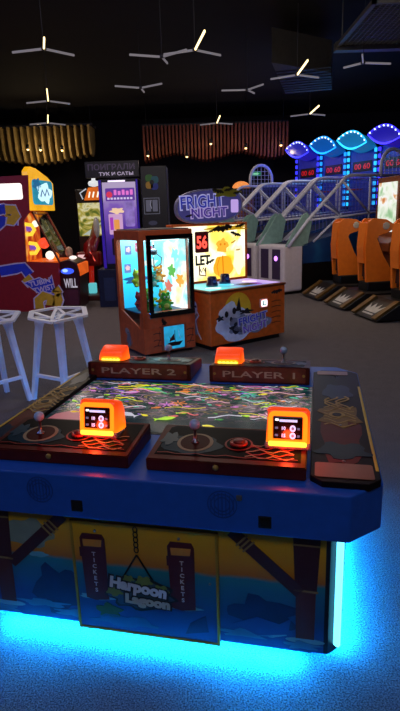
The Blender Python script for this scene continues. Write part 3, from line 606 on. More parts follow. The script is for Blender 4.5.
m = MB(); m.box((.77, -.022, .445), (.90, .0, .56), white, .012); FT2 = frame((0, -.0225, 0), (1, 0, 0), (0, 0, 1)); m.art(rrect(.78, .455, .89, .55, .02), glow('#ff5a4a', 1.6), FT2, 0); m.art(rrect(.785, .46, .885, .545, .02), glow('#e8f8ff', 1.8), FT2, 1); m.art(rrect(.81, .475, .865, .53, .006), paint('#103a40', .4), FT2, 2); m.art(rrect(.825, .485, .865, .525, .004), glow('#d8ffff', 1.5), FT2, 3)
m.build('lit_coin_panel', B)

# ------------------------------------------------------------------ tube themed redemption game on the left
Tw = thing('redemption_game', 'maroon redemption game with tube artwork and a yellow lit topper at left', 'arcade game', (-2.6, 9.8, 0), 0)
maroon = paint('#9a1c26', .4, var=.1); FTs = frame((0, 0, 0), (1, 0, 0), (0, 0, 1)); mw = 1.0
prof = [(-2.3, 0), (.08, 0), (.12, .86), (-.455, .90), (-.42, 1.62), (-.30, 1.76), (-.26, 2.37), (-2.3, 2.32)]
outer = [(-2.3, 0), (.08, 0), (.12, .86), (-.28, 1.75), (-.26, 2.37), (-2.3, 2.32)]
for y in (0, mw-.04):
    m = MB(); m.prism(prof, -y-.04, -y, maroon, FTs)
    if y == 0:
        yel = paint('#e0b02c', .5); blu = paint('#2a3ee0', .5); lil = paint('#d8c8f0', .5); FX = FTs
        def pipe(pts, col, k=0): m.band(pts, .21, lil, FX, k); m.band(pts, .16, col, FX, k+1)
        pipe([(-.95, .74), (-.66, .78), (-.52, .8), (-.42, .66)], blu, 0); pipe([(-.5, .62), (-.42, .52), (-.40, .5)], yel, 2)
        m.art([(-.55, .53), (-.25, .62), (-.12, .55), (-.02, .66), (.02, .38), (-.05, .32), (-.25, .3), (-.35, .36)], lil, FX, 4); m.art([(-.52, .52), (-.25, .6), (-.12, .53), (-.03, .63), (.0, .39), (-.06, .34), (-.25, .32), (-.34, .38)], blu, FX, 5)
        m.text("TUBIN'", (-.24, .53), .1, lil, FX, 6, width=.42, height=.1, bold=.003, rot=.2); m.text('TWIST', (-.19, .41), .1, lil, FX, 6, width=.38, height=.1, bold=.003, rot=.2)
        pipe([(-.3, .05), (-.3, .2), (-.2, .28), (-.08, .24), (-.1, .1)], yel, 7); pipe([(-.1, .3), (-.02, .18), (-.05, .12)], blu, 5); pipe([(.0, .30), (.06, .36), (.02, .40), (.03, .1)][:3], yel, 7); pipe([(.03, .30), (.06, .2), (.0, .07)], yel, 7)
        pipe([(-.95, 1.78), (-.75, 1.82), (-.58, 1.72), (-.62, 1.55)], blu, 0); pipe([(-.75, 1.65), (-.62, 1.62), (-.55, 1.70), (-.58, 1.8), (-.72, 1.8)], yel, 2); pipe([(-.95, 1.5), (-.82, 1.6), (-.8, 1.7)], blu, 4)
        m.art(rrect(-1.4, 1.97, -.39, 2.24, .04), glow('#fff2ea', 1.5, .15, 3.), FX, 0)
    m.build('side_panel', Tw)
m = MB(); m.prism([(-2.25, .05), (-.5, .05), (-.46, 2.3), (-2.25, 2.28)], -mw+.04, -.04, maroon, FTs); m.build('cabinet', Tw)
fld = ramped('lit_playfield', [(0, '#5a0a06'), (.4, '#c0300c'), (.52, '#f07818'), (.62, '#ffb050'), (1, '#ffe8b0')], k=.85, kind='noise', nscale=3.2, dist=.7)
m = MB(); m.box((-.46, .04, .9), (-.43, mw-.04, 1.74), fld); m.box((-.46, .04, .86), (.1, mw-.04, .89), glow('#ff6a1a', .7, .4, 5.))
Fs = frame((0, .2, 0), (1, 0, 0), (0, 0, 1)); yt = glow('#ffd23a', 1.1); wt = glow('#fff4e0', 1.2)
for (x, z) in ((-.34, 1.45), (-.3, 1.12)):
    m.tube([(x-.1, .1, z+.1), (x+.02, .1, z+.08), (x+.06, .1, z), (x, .1, z-.08), (x-.1, .1, z-.08)], .035, yt, n=8); m.tube([(x-.1, .16, z+.02), (x+.0, .16, z+.02)], .05, glow('#7a4ac0', .8), n=8)
m.ball((-.2, .35, 1.2), .1, glow('#ff5030', .9)); m.ball((-.1, .3, .98), .08, wt); m.ball((-.05, .5, .95), .07, glow('#ff8020', 1.)); m.ball((-.28, .2, 1.55), .06, wt)
m.build('lit_playfield', Tw)
m = MB(); FG = frame((.12, 0, .86), (0, 1, 0), (-.4, 0, .89)); ln = math.hypot(.4, .89)
m.prism([(.0, 0), (mw, 0), (mw, ln), (0, ln)], 0, .006, glass('tilted_pane', refl=.22), FG); m.build('slanted_window', Tw)
m = MB()
for x in (0, mw-.05): m.prism([(x, 0), (x+.05, 0), (x+.05, ln), (x, ln)], .006, .03, paint('#8a4030', .3, .4), FG)
m.prism([(0, ln-.04), (mw, ln-.04), (mw, ln), (0, ln)], .006, .03, paint('#8a4030', .3, .4), FG)
for k_, (x, y, c) in enumerate(((.4, .75, '#3a5a2a'), (.6, .5, '#6a5a2a'), (.3, .3, '#8a4a2a'), (.75, .7, '#2a4a3a'))): m.art(blob(x, y, .1, .12, 95+k_, amp=.2), paint(c, .4), FG @ Matrix.Translation((0, 0, .007)), 0)  # reflections in the pane, painted as flat green and brown blobs
m.build('window_rail_reflections', Tw)
yl = glow('#ffb81a', .95, .25, 4.); td = Vector((.17, 1.0, 0)); FMq = frame((-.27, .0, 1.78), td, (.01, 0, .6)); tl = td.length
m = MB(); m.prism([(0, 0), (tl, .0), (tl, .50), (tl*.75, .60), (.3, .72), (.12, .74), (.0, .66)], -.12, 0, yl, FMq, bev=.015)
m.art(rrect(.10, .10, tl-.06, .53, .08), glow('#1a9ab8', .9, .3, 6.), FMq, 1); m.art(blob(.6, .31, .3, .17, 97, amp=.15), glow('#c8f4ff', 1.1), FMq, 2); m.art(blob(.3, .45, .16, .1, 98, amp=.2), glow('#0c6a9a', .8), FMq, 2); m.band([(.42, .24), (.5, .36), (.6, .26), (.7, .38), (.78, .27)], .04, glow('#1a4a90', .8), FMq, 3)
m.build('lit_topper', Tw)
m = MB(); m.prism([(.08, 0), (.42, 0), (.46, .66), (.42, .84), (.3, .90), (.11, .87)], -.9, -.1, paint('#3a0f1c', .35), FTs, bev=.015)
Fc = frame((0, .099, 0), (1, 0, 0), (0, 0, 1)); m.disc((.24, .70), .12, glow('#3a5aff', 1.2), Fc, 0, ry=.055); m.disc((.2, .71), .05, glow('#a0c0ff', 1.4), Fc, 1, ry=.03)
m.text('WILL', (.28, .48), .2, glow('#d8d0e0', .6), Fc, 1, width=.24, height=.17, bold=.004); m.art(rrect(.14, .08, .4, .36, .03), paint('#5a2238', .4), Fc, 0)
m.box((.38, .12, .6), (.475, .88, .82), glow('#ff6a20', .8, .4, 8.), .02); m.ball((.33, .25, .93), (.07, .07, .035), glow('#ffe8e0', 1.2)); m.ball((.22, .45, 1.02), (.07, .09, .1), paint('#c8a088', .3, .2)); m.build('console', Tw)

# ------------------------------------------------------------------ red ride machine behind
Bk = thing('motorbike_arcade_game', 'red motorbike arcade game with lit orange header between the two taller games', 'arcade game', (-2.36, 11.85, 0), 0); Bk.scale = (1.06, 1.06, 1.06)
m = MB(); m.box((-.2, .2, 0), (.5, .9, 2.1), black, .02); m.build('cabinet', Bk)
m = MB(); Fb = frame((0, .195, 0), (1, 0, 0), (0, 0, 1)); m.box((-.16, .195, 1.18), (.46, .2, 1.83), ramped('race_screen', [(0, '#1a2408'), (.42, '#5a6a1c'), (.5, '#b8a84a'), (.58, '#e8e0b0'), (.7, '#6a7a4a'), (1, '#f0f0e0')], k=.8, kind='noise', nscale=3.4, dist=.8, stretch=(1, 1, 1.5))); m.art([(-.1, 1.2), (.3, 1.45), (.36, 1.5), (.1, 1.2)], glow('#c8d8d0', .6), Fb, 0); m.build('race_screen', Bk)
m = MB(); m.prism([(.0, 1.88), (.5, 1.88), (.52, 2.05), (.38, 2.14), (.1, 2.12)], -.16, -.1, glow('#e06a1a', .95, .4, 6.), frame((0, 0, 0), (1, 0, 0), (0, 0, 1))); [m.band([(x, 1.93), (x+.03, 2.04)], .028, glow('#fff4e0', 1.2), frame((0, .099, 0), (1, 0, 0), (0, 0, 1)), 1) for x in (.1, .18, .27, .36, .42)]
m.band([(-.02, 1.9), (-.07, 2.02), (.06, 2.1)], .025, glow('#c8d0e0', .7), frame((0, .1, 0), (1, 0, 0), (0, 0, 1)), 0); m.build('header_sign', Bk)
m = MB(Matrix.Translation((.2, .2, 2.14))); m.lathe([(.03, 0), (.1, .02), (.115, .06), (.1, .1), (.04, .12), (.04, .2), (.11, .24), (.11, .27)], glow('#e8ecf0', .8), n=16); m.build('beacon', Bk)
redp = paint('#8a0f14', .3, coat=.5)
m = MB(); m.tube([(.12, -.5, .75), (.14, -.35, .98), (.18, -.1, 1.1), (.22, .1, 1.5)], [.12, .14, .11, .05], redp, n=12); m.box((-.12, -.55, .62), (.36, -.3, .9), redp, .05); m.ball((.28, -.3, 1.35), (.06, .08, .2), paint('#d8d8dc', .3)); m.art(rrect(-.08, .77, .07, .85, .02), glow('#ffd0d0', .8), frame((0, -.552, 0), (1, 0, 0), (0, 0, 1)), 0); m.band([(.16, .9), (.25, .72)], .02, glow('#ff5a4a', 1.), frame((0, -.552, 0), (1, 0, 0), (0, 0, 1)), 1)
m.build('bike_body', Bk)
m = MB(); m.box((-.3, -.9, 0), (.5, .2, .10), paint('#5a1c10', .5), .02); m.tube([(.13, -.5, .1), (.15, -.45, .65)], .05, glow('#c02010', .45), n=10); m.box((.09, -.62, .1), (.24, -.5, .3), glow('#6ad8e0', .7), .02); m.build('bike_base', Bk)

# ------------------------------------------------------------------ prize vending kiosk and dark terminal
Kd = thing('prize_kiosk', 'tall navy kiosk with purple lit screen and Cyrillic sign', 'kiosk', (-1.83, 10, 0), 0)
nv = paint('#141a3c', .4)
m = MB(); m.box((.0, 0, 0), (.82, .6, .70), nv, .01); m.box((.13, .02, .70), (.83, .6, 2.28), paint('#0d0d1c', .4), .008); m.box((.1, .01, .12), (.3, -.004, .55), paint('#27335a', .4), .004); m.build('cabinet', Kd)
m = MB(); m.box((.125, .0, .72), (.175, .03, 2.26), glow('#4a2ad0', .4, .4, 3.), .004); m.box((.79, .0, .72), (.82, .03, 2.26), glow('#4a2ad0', .3, .4, 3.), .004); m.build('light_edge', Kd)
m = MB(); m.box((.19, .008, .8), (.78, .02, 2.22), ramped('purple_display', [(0, '#1c1060'), (.35, '#3a20a0'), (.6, '#6a3ac8'), (.85, '#a878f0'), (1, '#e8d0ff')], 'Z', k=.5, lo=.75, hi=2.25, noise=.5, nscale=4)); Fk = frame((0, .0075, 0), (1, 0, 0), (0, 0, 1))
m.art(rrect(.24, 1.9, .76, 2.12, .02), glow('#7a4ac0', .5), Fk, 0); [m.art(rrect(.39+i*.072, 2.0, .44+i*.072, 2.09-.02*(i % 2), .01), glow('#f07ad8', .8), Fk, 1) for i in range(5)]; m.disc((.31, 2.01), .055, glow('#e03a5a', .8), Fk, 1, 16)
[m.art(rrect(.27+i*.058, 1.925, .31+i*.058, 1.96, .005), glow('#e8d8ff', .7), Fk, 1) for i in range(8)]
m.art(rrect(.27, 1.32, .52, 1.68, .02), glow('#e0b0e0', .7), Fk, 0); m.art(rrect(.36, 1.4, .46, 1.58, .02), glow('#f0a050', .8), Fk, 1); m.art(rrect(.29, 1.4, .35, 1.62, .01), glow('#b040c0', .8), Fk, 1); m.art(blob(.43, 1.73, .12, .05, 101, amp=.2), glow('#ffd8b0', .8), Fk, 1); m.art(rrect(.57, 1.45, .74, 1.9, .03), glow('#b090f0', .6, .5, 9.), Fk, 0); m.art(rrect(.3, .95, .7, 1.25, .02), paint('#2a1030', .4), Fk, 0); m.build('display', Kd)
m = MB(); m.box((.3, -.005, 2.225), (.6, .03, 2.25), glow('#f0e0ff', 1.5)); m.build('display_lamp', Kd)
m = MB(); m.box((-.08, -.03, 2.30), (.86, .06, 2.57), paint('#15131f', .5), .006); Fk2 = frame((0, -.031, 0), (1, 0, 0), (0, 0, 1)); m.text('ПОИГРАЛИ', (.38, 2.475), .12, glow('#5a4a68', .3), Fk2, 0, width=.82, height=.105, bold=.003); m.text('ТУК И САТЫ', (.46, 2.36), .1, glow('#c8b8d8', .6), Fk2, 0, width=.6, height=.06, bold=.002); m.build('sign_board', Kd)
Kt = thing('dark_terminal', 'dark tall terminal with four colour rosette beside the purple kiosk', 'terminal', (-1.83, 10, 0), 0)
m = MB(); m.box((.88, .0, 0), (1.34, .55, 2.47), paint('#12121a', .45), .01); m.build('cabinet', Kt)
m = MB(); Ft = frame((0, -.001, 0), (1, 0, 0), (0, 0, 1))
for x, y, c in ((1.03, 2.27, '#2f6a2a'), (1.13, 2.24, '#1a5a6a'), (1.03, 2.15, '#a8822a'), (1.12, 2.13, '#20308a')): m.art(rrect(x-.065, y-.06, x+.065, y+.06, .045), paint(c, .5), Ft, 0 if c != '#1a5a6a' else 1)
m.disc((1.075, 2.2), .04, black, Ft, 2); m.build('rosette_emblem', Kt)
m = MB(); m.band([(.92, 1.66), (1.19, 1.66), (1.19, 1.93), (.92, 1.93)], .015, glow('#8a8aa0', .3), Ft, 0, True); m.art(rrect(.95, 1.7, 1.04, 1.9, .01), glow('#7a7a90', .3), Ft, 0); m.art(rrect(1.07, 1.7, 1.16, 1.9, .01), glow('#7a7a90', .3), Ft, 0); m.band([(1.05, 1.75), (1.03, 1.82), (1.05, 1.9)], .012, glow('#b8b8d0', .3), Ft, 1); m.disc((1.06, 1.5), .08, glow('#50506a', .25), Ft, 0, ry=.04); m.build('touch_panel', Kt)
# ------------------------------------------------------------------ basketball machines
LA = math.radians(30); EX = .95
wtube = paint('#d0d0e0', .4); podw = paint('#e4dce4', .45, var=.05)
def make_hoop():
    r = thing('basketball_machine', '', 'basketball machine', (0, 0, 0), 0, 'row of basketball machines')
    Wd = .86; h = Wd/2
    m = MB(); F = frame((0, 0, 0), (1, 0, 0), (0, 0, 1))
    m.box((0, -h, .05), (.5, h, .98), podw, .05, seg=3); m.box((.05, -h+.05, 0), (.45, h-.05, .06), black); m.build('front_cabinet', r)
    for y0, y1 in ((-.32, -.06), (.06, .32)):
        m = MB(); m.box((-.006, y0, .3), (.0, y1, .9), paint('#4a3a5c', .4), .002); m.build('coin_door', r)
    m = MB(); m.ball((-.012, -.19, .72), (.02, .05, .05), glow('#c878ff', 3.)); m.build('coin_light', r)
    for y in (-h, h-.03):
        m = MB(); m.prism([(.04, .95), (.6, .95), (.72, 1.45), (.58, 1.6), (.46, 1.54)], -y-.03, -y, paint('#8ab0a8', .5), F); m.build('side_fin', r)
    XB = 2.6+EX
    m = MB(); m.prism([(.1, .96), (.5, .99), (XB, 1.5), (XB, 1.4), (.5, .8), (.1, .8)], -h+.04, h-.04, paint('#14181f', .6), F); m.build('ball_ramp', r)
    court = ramped('blue_court_print', [(0, '#0c1c4a'), (.5, '#12407a'), (1, '#2a80b0')], kind='noise', nscale=2., rough=.4)
    for y in (-h, h-.02):
        m = MB(); m.prism([(.5, .6), (XB, .6), (XB, 1.55), (.5, .98)], -y-.02, -y, court, F); m.build('side_panel', r)
    m = MB(); m.box((.5, -h+.01, .0), (XB, h-.01, .6), black); m.build('frame_base', r)
    for y in (-h-.01, h+.01):
        m = MB()
        m.tube([(.1, y, .95), (.6, y, 1.45), (1.5, y, 2.2), (1.58, y, 2.27), (1.7, y, 2.31), (1.85, y, 2.32), (XB, y, 2.32)], .034, wtube); m.tube([(.6, y, 1.45), (XB, y, 1.62)], .022, wtube); m.tube([(1.5, y, 2.2), (2.3, y, 1.55)], .024, wtube); m.tube([(1.5, y, 1.55), (.75, y, 1.02)], .022, wtube); m.tube([(.95, y, 1.78), (1.5, y, 1.5)], .02, wtube); m.tube([(2.3, y, 2.32), (2.3, y, 1.2)], .024, wtube); m.build('cage_rail', r)
        m = MB(); net = paint('#6a6ab8', .5)
        for i in range(1, 28):
            x = .7+i*.1; top = min(2.3, 1.45+(x-.6)*.83); m.box((x-.003, y-.003, 1.1+.15*x), (x+.003, y+.003, top), net)
        for z in [1.5+.1*i for i in range(9)]: m.box((.62+max(0, (z-1.45)/.83), y-.003, z-.003), (XB, y+.003, z+.003), net)
        m.build('cage_net', r)
    m = MB(); m.box((XB, -h, .05), (XB+.1, h, 3.05), paint('#2a3aa0', .4), .01); m.build('backboard', r)
    m = MB(); m.box((XB-.015, -.3, 2.52), (XB-.001, .3, 2.76), paint('#12040a', .4), .003); Fd = frame((XB-.0155, 0, 0), (0, -1, 0), (0, 0, 1)); m.text('00 60', (0, 2.64), .2, glow('#ff2030', .45), Fd, 0, width=.5, height=.13, bold=.003); m.build('score_display', r)
    m = MB(); m.tube([(XB-.24+.2*math.cos(a), .2*math.sin(a), 2.1) for a in [2*PI*i/16 for i in range(16)]], .012, paint('#c03a10', .4, .3), n=6, closed=True); m.build('hoop', r)
    return r
def finish_hoop(r, col, k, kids_copied=True):
    led = glow(col, k); h = .43
    for y in (-h-.0, h+.0):
        m = MB()
        m.box((2.58+EX, y-.03, 1.7), (2.597+EX, y+.03, 3.05), paint('#1a2050', .4), .004)
        for i in range(9): m.box((2.53+EX, y-.025, 1.73+i*.15), (2.585+EX, y+.025, 1.82+i*.15), led, .01)
        m.build('led_column', r)
    # leaf shaped canopy
    m = MB(); n = 16; up_ = [(-.49+.98*i/n, .07+.24*math.sin(PI*i/n)**.8-.16*i/n) for i in range(n+1)]; dn = [(.49-.98*i/n, -.09+.16*i/n-.17*math.sin(PI*i/n)) for i in range(1, n)]
    FH = frame((2.2+EX, 0, 3.2), (0, -1, 0), (.25, 0, 1)); m.prism(up_+dn, -.35, 0, glow(col, .2*min(k, 1)), FH); m.build('canopy', r)
    m = MB(); m.tube([FH @ Vector((p[0], p[1], .01)) for p in up_], .018, led, n=6); m.tube([FH @ Vector((p[0], p[1], .01)) for p in [up_[-1]]+dn+[up_[0]]], [.022 if 4 < q < n-1 else .014 for q in range(len(dn)+2)], glow(col, k*1.6), n=6); wl = glow('#dff0ff', 2.2)
    for i in range(1, n, 2): m.ball(FH @ Vector((up_[i][0], up_[i][1]-.02, .02)), .02, wl, seg=8)
    m.build('canopy_lights', r)
    lamp('canopy_lamp', (1.7+EX, 0, 2.9), 7., tuple(lin(col)[:3]), r, .15)
base = None; proto = make_hoop()
PRK = kids(proto)
spots = []
for i, (col, k, lab) in enumerate((('#3a30ff', 1.6, 'basketball machine with violet canopy, nearest the driving seats'), ('#2ab8ff', 1.5, 'basketball machine with sky blue canopy, second from the driving seats'), ('#1a90ff', 1.5, 'basketball machine with mid blue canopy, third from the driving seats'), ('#3a3aff', 1.3, 'basketball machine with violet canopy, farthest from the driving seats'))):
    if i == 0: r = proto
    else:
        r = proto.copy(); COL.objects.link(r)
        for ch in PRK: c = ch.copy(); COL.objects.link(c); c.parent = r
    r.location = (1.50-.5*i*.98, 11.17+.866*i*.98, 0); r.rotation_euler = (0, 0, LA); r['label'] = lab
    spots.append((r, col, k))
for i, (r, col, k) in enumerate(spots):
    finish_hoop(r, col, k)
    if i in (0, 3):         # tall arched guard with a wire grid on the outer side of the end machines
        y = -.45 if i == 0 else .45; x0 = 2.95 if i == 0 else 2.3; m = MB(); rr = .36
        m.tube([(x0-rr, y, 2.3)]+[(p[0], y, p[1]) for p in arc(x0, 2.5, rr, PI, 0, 10)]+[(x0+rr, y, 2.3)], .04, wtube)
        for q in range(1, 6): m.box((x0-rr+q*.12-.004, y-.004, 2.3), (x0-rr+q*.12+.004, y+.004, 2.5+math.sqrt(max(0, rr*rr-(q*.12-rr)**2))), wtube)
        for z in (2.4, 2.5, 2.6, 2.7): d = math.sqrt(rr*rr-max(0, z-2.5)**2); m.box((x0-d, y-.004, z-.004), (x0+d, y+.004, z+.004), wtube)
        m.build('arched_guard', r)

# ------------------------------------------------------------------ driving seats
osh = paint('#ff7d18', .45, var=.08); gold2 = paint('#7a5a2a', .4, .4)
def make_drive():
    r = thing('driving_game', '', 'driving game', (0, 0, 0), 0, 'driving games with orange seats')
    F = frame((0, 0, 0), (1, 0, 0), (0, 0, 1))
    m = MB(); m.prism([(-.5, .03), (1.45, .03), (1.45, .25), (-.1, .28)], -.42, .42, paint('#120f10', .5), F, bev=.01); m.build('platform', r)
    m = MB(); d = Vector((.4, 0, .25)); FPp = frame((-.49, 0, .04), (0, -1, 0), d)
    m.art([(-.4, .02), (.4, .02), (.4, .44), (-.4, .44)], paint('#1a1008', .4), FPp, 0)
    for x in (-.33, .33): m.prism([(x-.055, .0), (x+.055, .0), (x+.055, .44), (x-.055, .44)], 0, .03, gold2, FPp)
    cr_ = paint('#c8c4bc', .4); m.art([(-.17, .12), (.17, .12), (.22, .3), (.11, .2), (.08, .32), (0, .22), (-.08, .32), (-.11, .2), (-.22, .3)], cr_, FPp, 1); m.band([(-.16, .08), (.16, .08)], .03, cr_, FPp, 1)
    m.build('rear_plate', r)
    shell = [(.02, .42), (-.02, 1.0), (0, 1.40), (.08, 1.47), (.18, 1.47), (.34, 1.45), (.46, 1.38), (.46, 1.28), (.34, 1.22), (.2, 1.2), (.17, 1.14), (.30, .85), (.52, .54), (.46, .42)]
    m = MB()
    for y in (-.16, .10): m.prism(shell, -y-.06, -y, osh, F, bev=.012)
    m.prism([(-.02, .74), (.08, .74), (.06, 1.0), (.1, 1.42), (.0, 1.40), (-.04, 1.0)], -.12, .12, osh, F); m.build('seat_shell', r)
    m = MB(); m.box((.08, -.10, .44), (.44, .10, .54), paint('#3a1410', .7), .02); m.prism([(.06, .5), (.16, .54), (.2, 1.1), (.14, 1.2), (.08, 1.2)], -.098, .098, paint('#3a1410', .7), F, bev=.01); m.build('seat_cushion', r)
    for y in (-.16, .16):
        m = MB(); m.lathe([(.062, 0), (.062, .006), (.045, .012), (0, .012)], paint('#c8b8a0', .4), frame((.33, y, 1.345), (1 if y < 0 else -1, 0, 0), (0, 0, 1)), 14); m.build('headrest_speaker', r)
    m = MB(); m.box((.04, -.17, .27), (.5, .17, .43), black, .02); m.build('seat_mount', r)
    m = MB(); m.prism([(1.0, .25), (1.45, .25), (1.45, 2.2), (1.03, 2.2), (1.02, 1.1), (.85, 1.0), (.85, .85), (1.0, .8)], -.42, .42, paint('#8a4416', .45), F, bev=.01); m.build('screen_tower', r)
    m = MB(); FSc = frame((1.02, 0, 1.15), (0, -1, 0), (0, 0, 1)); m.prism([(-.33, .05), (.33, .05), (.33, .95), (-.33, .95)], .0, .012, ramped('driving_screen', [(0, '#4a8a5a'), (.36, '#a8d0a0'), (.48, '#f4f8e8'), (.55, '#ffffff'), (.62, '#e8b070'), (.7, '#c04a30'), (1, '#f0e8d0')], k=.95, kind='noise', nscale=3., dist=.5), FSc); m.build('screen', r)
    m = MB(); m.tube([(.78+.0, .16*math.cos(a), 1.02+.16*math.sin(a)) for a in [2*PI*i/16 for i in range(16)]], .02, black, n=6, closed=True); m.tube([(.78, 0, 1.02), (.86, 0, .95)], .03, black); m.build('steering_wheel', r)
    return r
dp = make_drive(); DK = kids(dp)
for i, (x, y, lab) in enumerate(((2.62, 10.38, 'driving game with orange shell seat, farthest seat and beside the basketball machines'), (2.80, 9.28, 'driving game with orange shell seat, middle of the three seats'), (3.0, 8.22, 'driving game with orange shell seat, cut off by the right edge of the photo'))):
    if i == 0: r = dp
    else:
        r = dp.copy(); COL.objects.link(r)
        for ch in DK: c = ch.copy(); COL.objects.link(c); c.parent = r
    r.location = (x, y, 0); r.rotation_euler = (0, 0, math.radians(10)); r['label'] = lab

# ------------------------------------------------------------------ ceiling stars, baffles, downlights, duct
warm = glow('#ffe2a0', 3.); dim = glow('#b8b0b8', .30); metal = paint('#3a383c', .5)
def star(x, y, az, bright, lab, la=.42, lb=.42, watts=None):
    z = 3.7; r = thing('ceiling_star_light', lab, 'ceiling light', (x, y, z), az, 'three armed ceiling lights')
    for k in range(3):
        a = k*2*PI/3; m = MB(Matrix.Rotation(a, 4, 'Z')); L2 = lb if k == 0 else la; m.box((.03, -.01, -.012), (.03+L2, .01, .015), (warm if bright else dim) if k == 0 else dim, .004); m.build('arm', r)
    m = MB(); m.lathe([(.035, -.01), (.035, .025), (.01, .04)], metal, n=10); m.tube([(0, 0, .03), (0, 0, ZC-z)], .005, metal, n=6); m.build('hub', r)
    lamp('star_lamp', (0, 0, -.08), watts if watts is not None else CEIL_W*(1. if bright else .5), (1, .84, .70), r, .3, 'AREA')
A = math.atan2
for x, y, bx, by, br, lab in ((-1.85, 7.59, -1.74, 7.2, 1, 'three armed ceiling light at upper left with one bright arm'), (-2.61, 10.67, -2.4, 9.8, 1, 'three armed ceiling light at left, below the highest left one'), (-3.22, 12.95, -2.94, 11.9, 1, 'three armed ceiling light just above the left slatted baffle'),
        (.06, 7.84, .17, 7.13, 1, 'three armed ceiling light at top centre with long bright arm'), (-.39, 8.11, -.3, 8.6, 0, 'unlit looking three armed ceiling light left of the top centre one'), (-.85, 9.88, -.8, 10.5, 0, 'unlit looking three armed ceiling light above the purple kiosk'),
        (.97, 10.28, 1.25, 10.8, 0, 'unlit looking three armed ceiling light at centre right'), (1.67, 9.33, 1.67, 8.54, 1, 'three armed ceiling light beside the ventilation duct'), (2.59, 12.85, 2.59, 11.96, 1, 'three armed ceiling light above the basketball canopies'),
        (.57, 13.67, .61, 12.5, 1, 'three armed ceiling light above the right slatted baffle'), (2.53, 8.74, 2.35, 8.94, 0, 'three armed ceiling light below the mesh panel at upper right')):
    star(x, y, A(by-y, bx-x), br, lab, lb=min(.9, math.hypot(bx-x, by-y)) if br else .3)
def baffle(x0, x1, y, z0, z1, n, hexc, lab, seed):
    r = thing('slatted_baffle', lab, 'ceiling baffle', ((x0+x1)/2, y, z1), 0); rnd = random.Random(seed); mt = paint(hexc, .55, var=.3, scale=4); xm = (x0+x1)/2
    for i in range(n):
        x = x0+(x1-x0)*(i+.5)/n-xm; b = z0-z1+.10*math.sin(i*.35+seed)+.02*rnd.random(); sh = .10*math.sin(i*.5)
        m = MB(); P = [(-.45, 0), (.45, 0), (.42, b*.5+sh*.3), (.2, b*.9+sh*.2), (0, b), (-.3, b*.95), (-.42, b*.6-sh*.3)]
        m.prism(P[::-1], x-.028, x+.028, mt, frame((0, 0, 0), (0, 1, 0), (0, 0, 1))); m.build('slat', r)
    m = MB(); m.box((x0-xm, -.3, 0), (x1-xm, -.24, .06), metal); m.box((x0-xm, .24, 0), (x1-xm, .3, .06), metal)
    for sx in (x0-xm+.1, x1-xm-.1): m.tube([(sx, 0, .03), (sx, 0, ZC-z1)], .01, metal, n=6)
    m.build('hanging_rail', r)
baffle(-6.0, -2.82, 16.6, 3.23, 4.15, 17, '#b09458', 'pale wooden slatted ceiling baffle hanging at left', 2)
baffle(-1.43, 2.69, 16.6, 3.2, 4.07, 40, '#7a3a28', 'red brown slatted ceiling baffle hanging at centre', 5)
def downlight(x, y, z, lab, k, col=(1, .75, .42), watts=None):
    r = thing('pendant_spotlight', lab, 'spotlight', (x, y, z), 0, 'small warm spotlights by the slatted baffles')
    m = MB(); m.lathe([(.03, .12), (.04, .1), (.04, .0), (.03, 0)], black, n=12); m.tube([(0, 0, .12), (0, 0, ZC-z)], .004, black, n=6); m.build('housing', r)
    m = MB(); m.ball((0, 0, -.005), (.035, .035, .028), glow('#ffcf80', k), seg=10); m.build('bulb', r); lamp('spot_lamp', (0, 0, -.08), SPOT_W if watts is None else watts, col, r, .04)
for x, y, z, lab in ((-3.85, 13.4, 3.22, 'small warm spotlight at far left before the pale baffle'), (-3.56, 13.4, 3.2, 'small warm spotlight second from left before the pale baffle'), (-3.06, 13.4, 3.18, 'small warm spotlight right of the pair before the pale baffle'),
        (-.16, 13.4, 2.95, 'small warm spotlight at lower middle of the red brown baffle'), (-1.07, 13.4, 3.0, 'small warm spotlight at left end of the red brown baffle'), (.41, 13.4, 3.22, 'small warm spotlight high before the red brown baffle'), (1.22, 13.4, 3.1, 'small warm spotlight right of centre before the red brown baffle'), (2.04, 13.4, 3.14, 'small warm spotlight at right end of the red brown baffle')):
    downlight(x*1.165, 15.6, (z-1.6)*1.165+1.6, lab, 4., watts=SPOT_W*(1 if x < -2 else .55))
m = MB(Matrix.Translation((2.1, 10.4, 3.9)) @ Matrix.Rotation(-.25, 4, 'Z')); m.prism([(-.55, -1.2), (.35, -.2), (.35, 1.2), (-.55, 1.2)], 0, .5, paint('#3c3834', .6)); 
for i in range(9): m.box((-.55, -.6+i*.2, -.012), (.35, -.58+i*.2, 0), paint('#2a2724', .6))
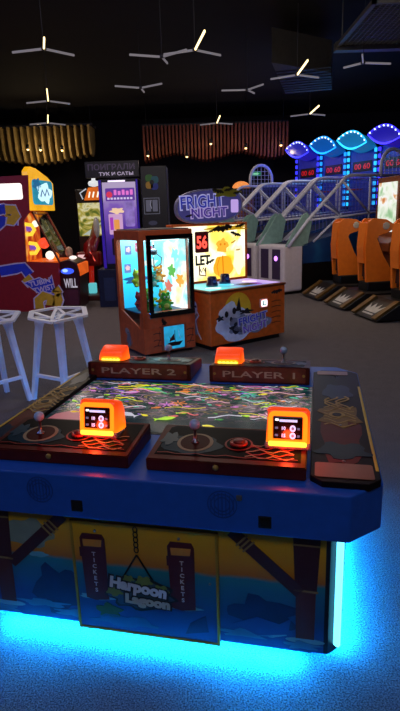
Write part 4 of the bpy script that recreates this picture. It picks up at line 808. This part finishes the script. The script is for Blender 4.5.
o = m.build('ventilation_duct'); tag(o, 'grey ribbed ventilation duct end under the ceiling at upper right', 'duct')
m = MB(Matrix.Translation((2.2, 7.3, 4.02))); g = paint('#6a665c', .5, .3)
m.box((0, 0, -.02), (2.6, .05, .03), g); m.box((0, 1.75, -.06), (2.6, 1.9, .06), g); m.box((0, 0, -.02), (.05, 1.8, .03), g)
for i in range(1, 36): m.box((i*.07, 0, 0), (i*.07+.012, 1.8, .012), g)
for i in range(1, 26): m.box((0, i*.07, 0), (2.6, i*.07+.012, .012), g)
for x in (.1, 2.5): m.tube([(x, 1.8, .03), (x, 1.8, ZC-4.02)], .01, g, n=6); m.tube([(x, .03, .0), (x, .03, ZC-4.02)], .01, g, n=6)
o = m.build('ceiling_mesh_panel'); tag(o, 'grey wire mesh panel with a beam hung from the ceiling at upper right', 'mesh panel')
# exit sign and dome lamp far behind
r = thing('exit_sign', 'small green glowing exit sign on the far wall', 'sign', (2.05, YB-.04, 2.9), 0)
m = MB(); m.box((-.2, 0, -.09), (.2, .04, .09), paint('#123018', .5), .008); Fe = frame((0, -.001, 0), (1, 0, 0), (0, 0, 1)); m.art(rrect(-.18, -.07, .18, .07, .01), glow('#1f9a4a', .5), Fe, 0); m.art([(-.12, -.03), (.03, -.03), (.03, -.05), (.12, 0), (.03, .05), (.03, .03), (-.12, .03)], glow('#a0ffc0', .6), Fe, 1); m.build('sign_face', r)
r = thing('crane_ride_game', 'far dark arcade game with glowing orange dome behind the pumpkin backboard', 'arcade game', (1.3, 15.5, 0), 0)
m = MB(); m.box((-.4, 0, 0), (.4, .7, 2.3), paint('#1a1216', .5), .03); m.build('cabinet', r)
m = MB(); m.ball((0, .3, 2.3), (.26, .26, .2), glow('#ff9a50', .8)); m.build('dome', r)
m = MB(); m.box((-.32, -.006, 1.2), (.32, 0, 2.), ramped('far_screen', [(0, '#0a0810'), (.5, '#5a2410'), (.62, '#c07a30'), (1, '#ffe0b0')], k=.5, kind='noise', nscale=4.)); m.build('screen', r)
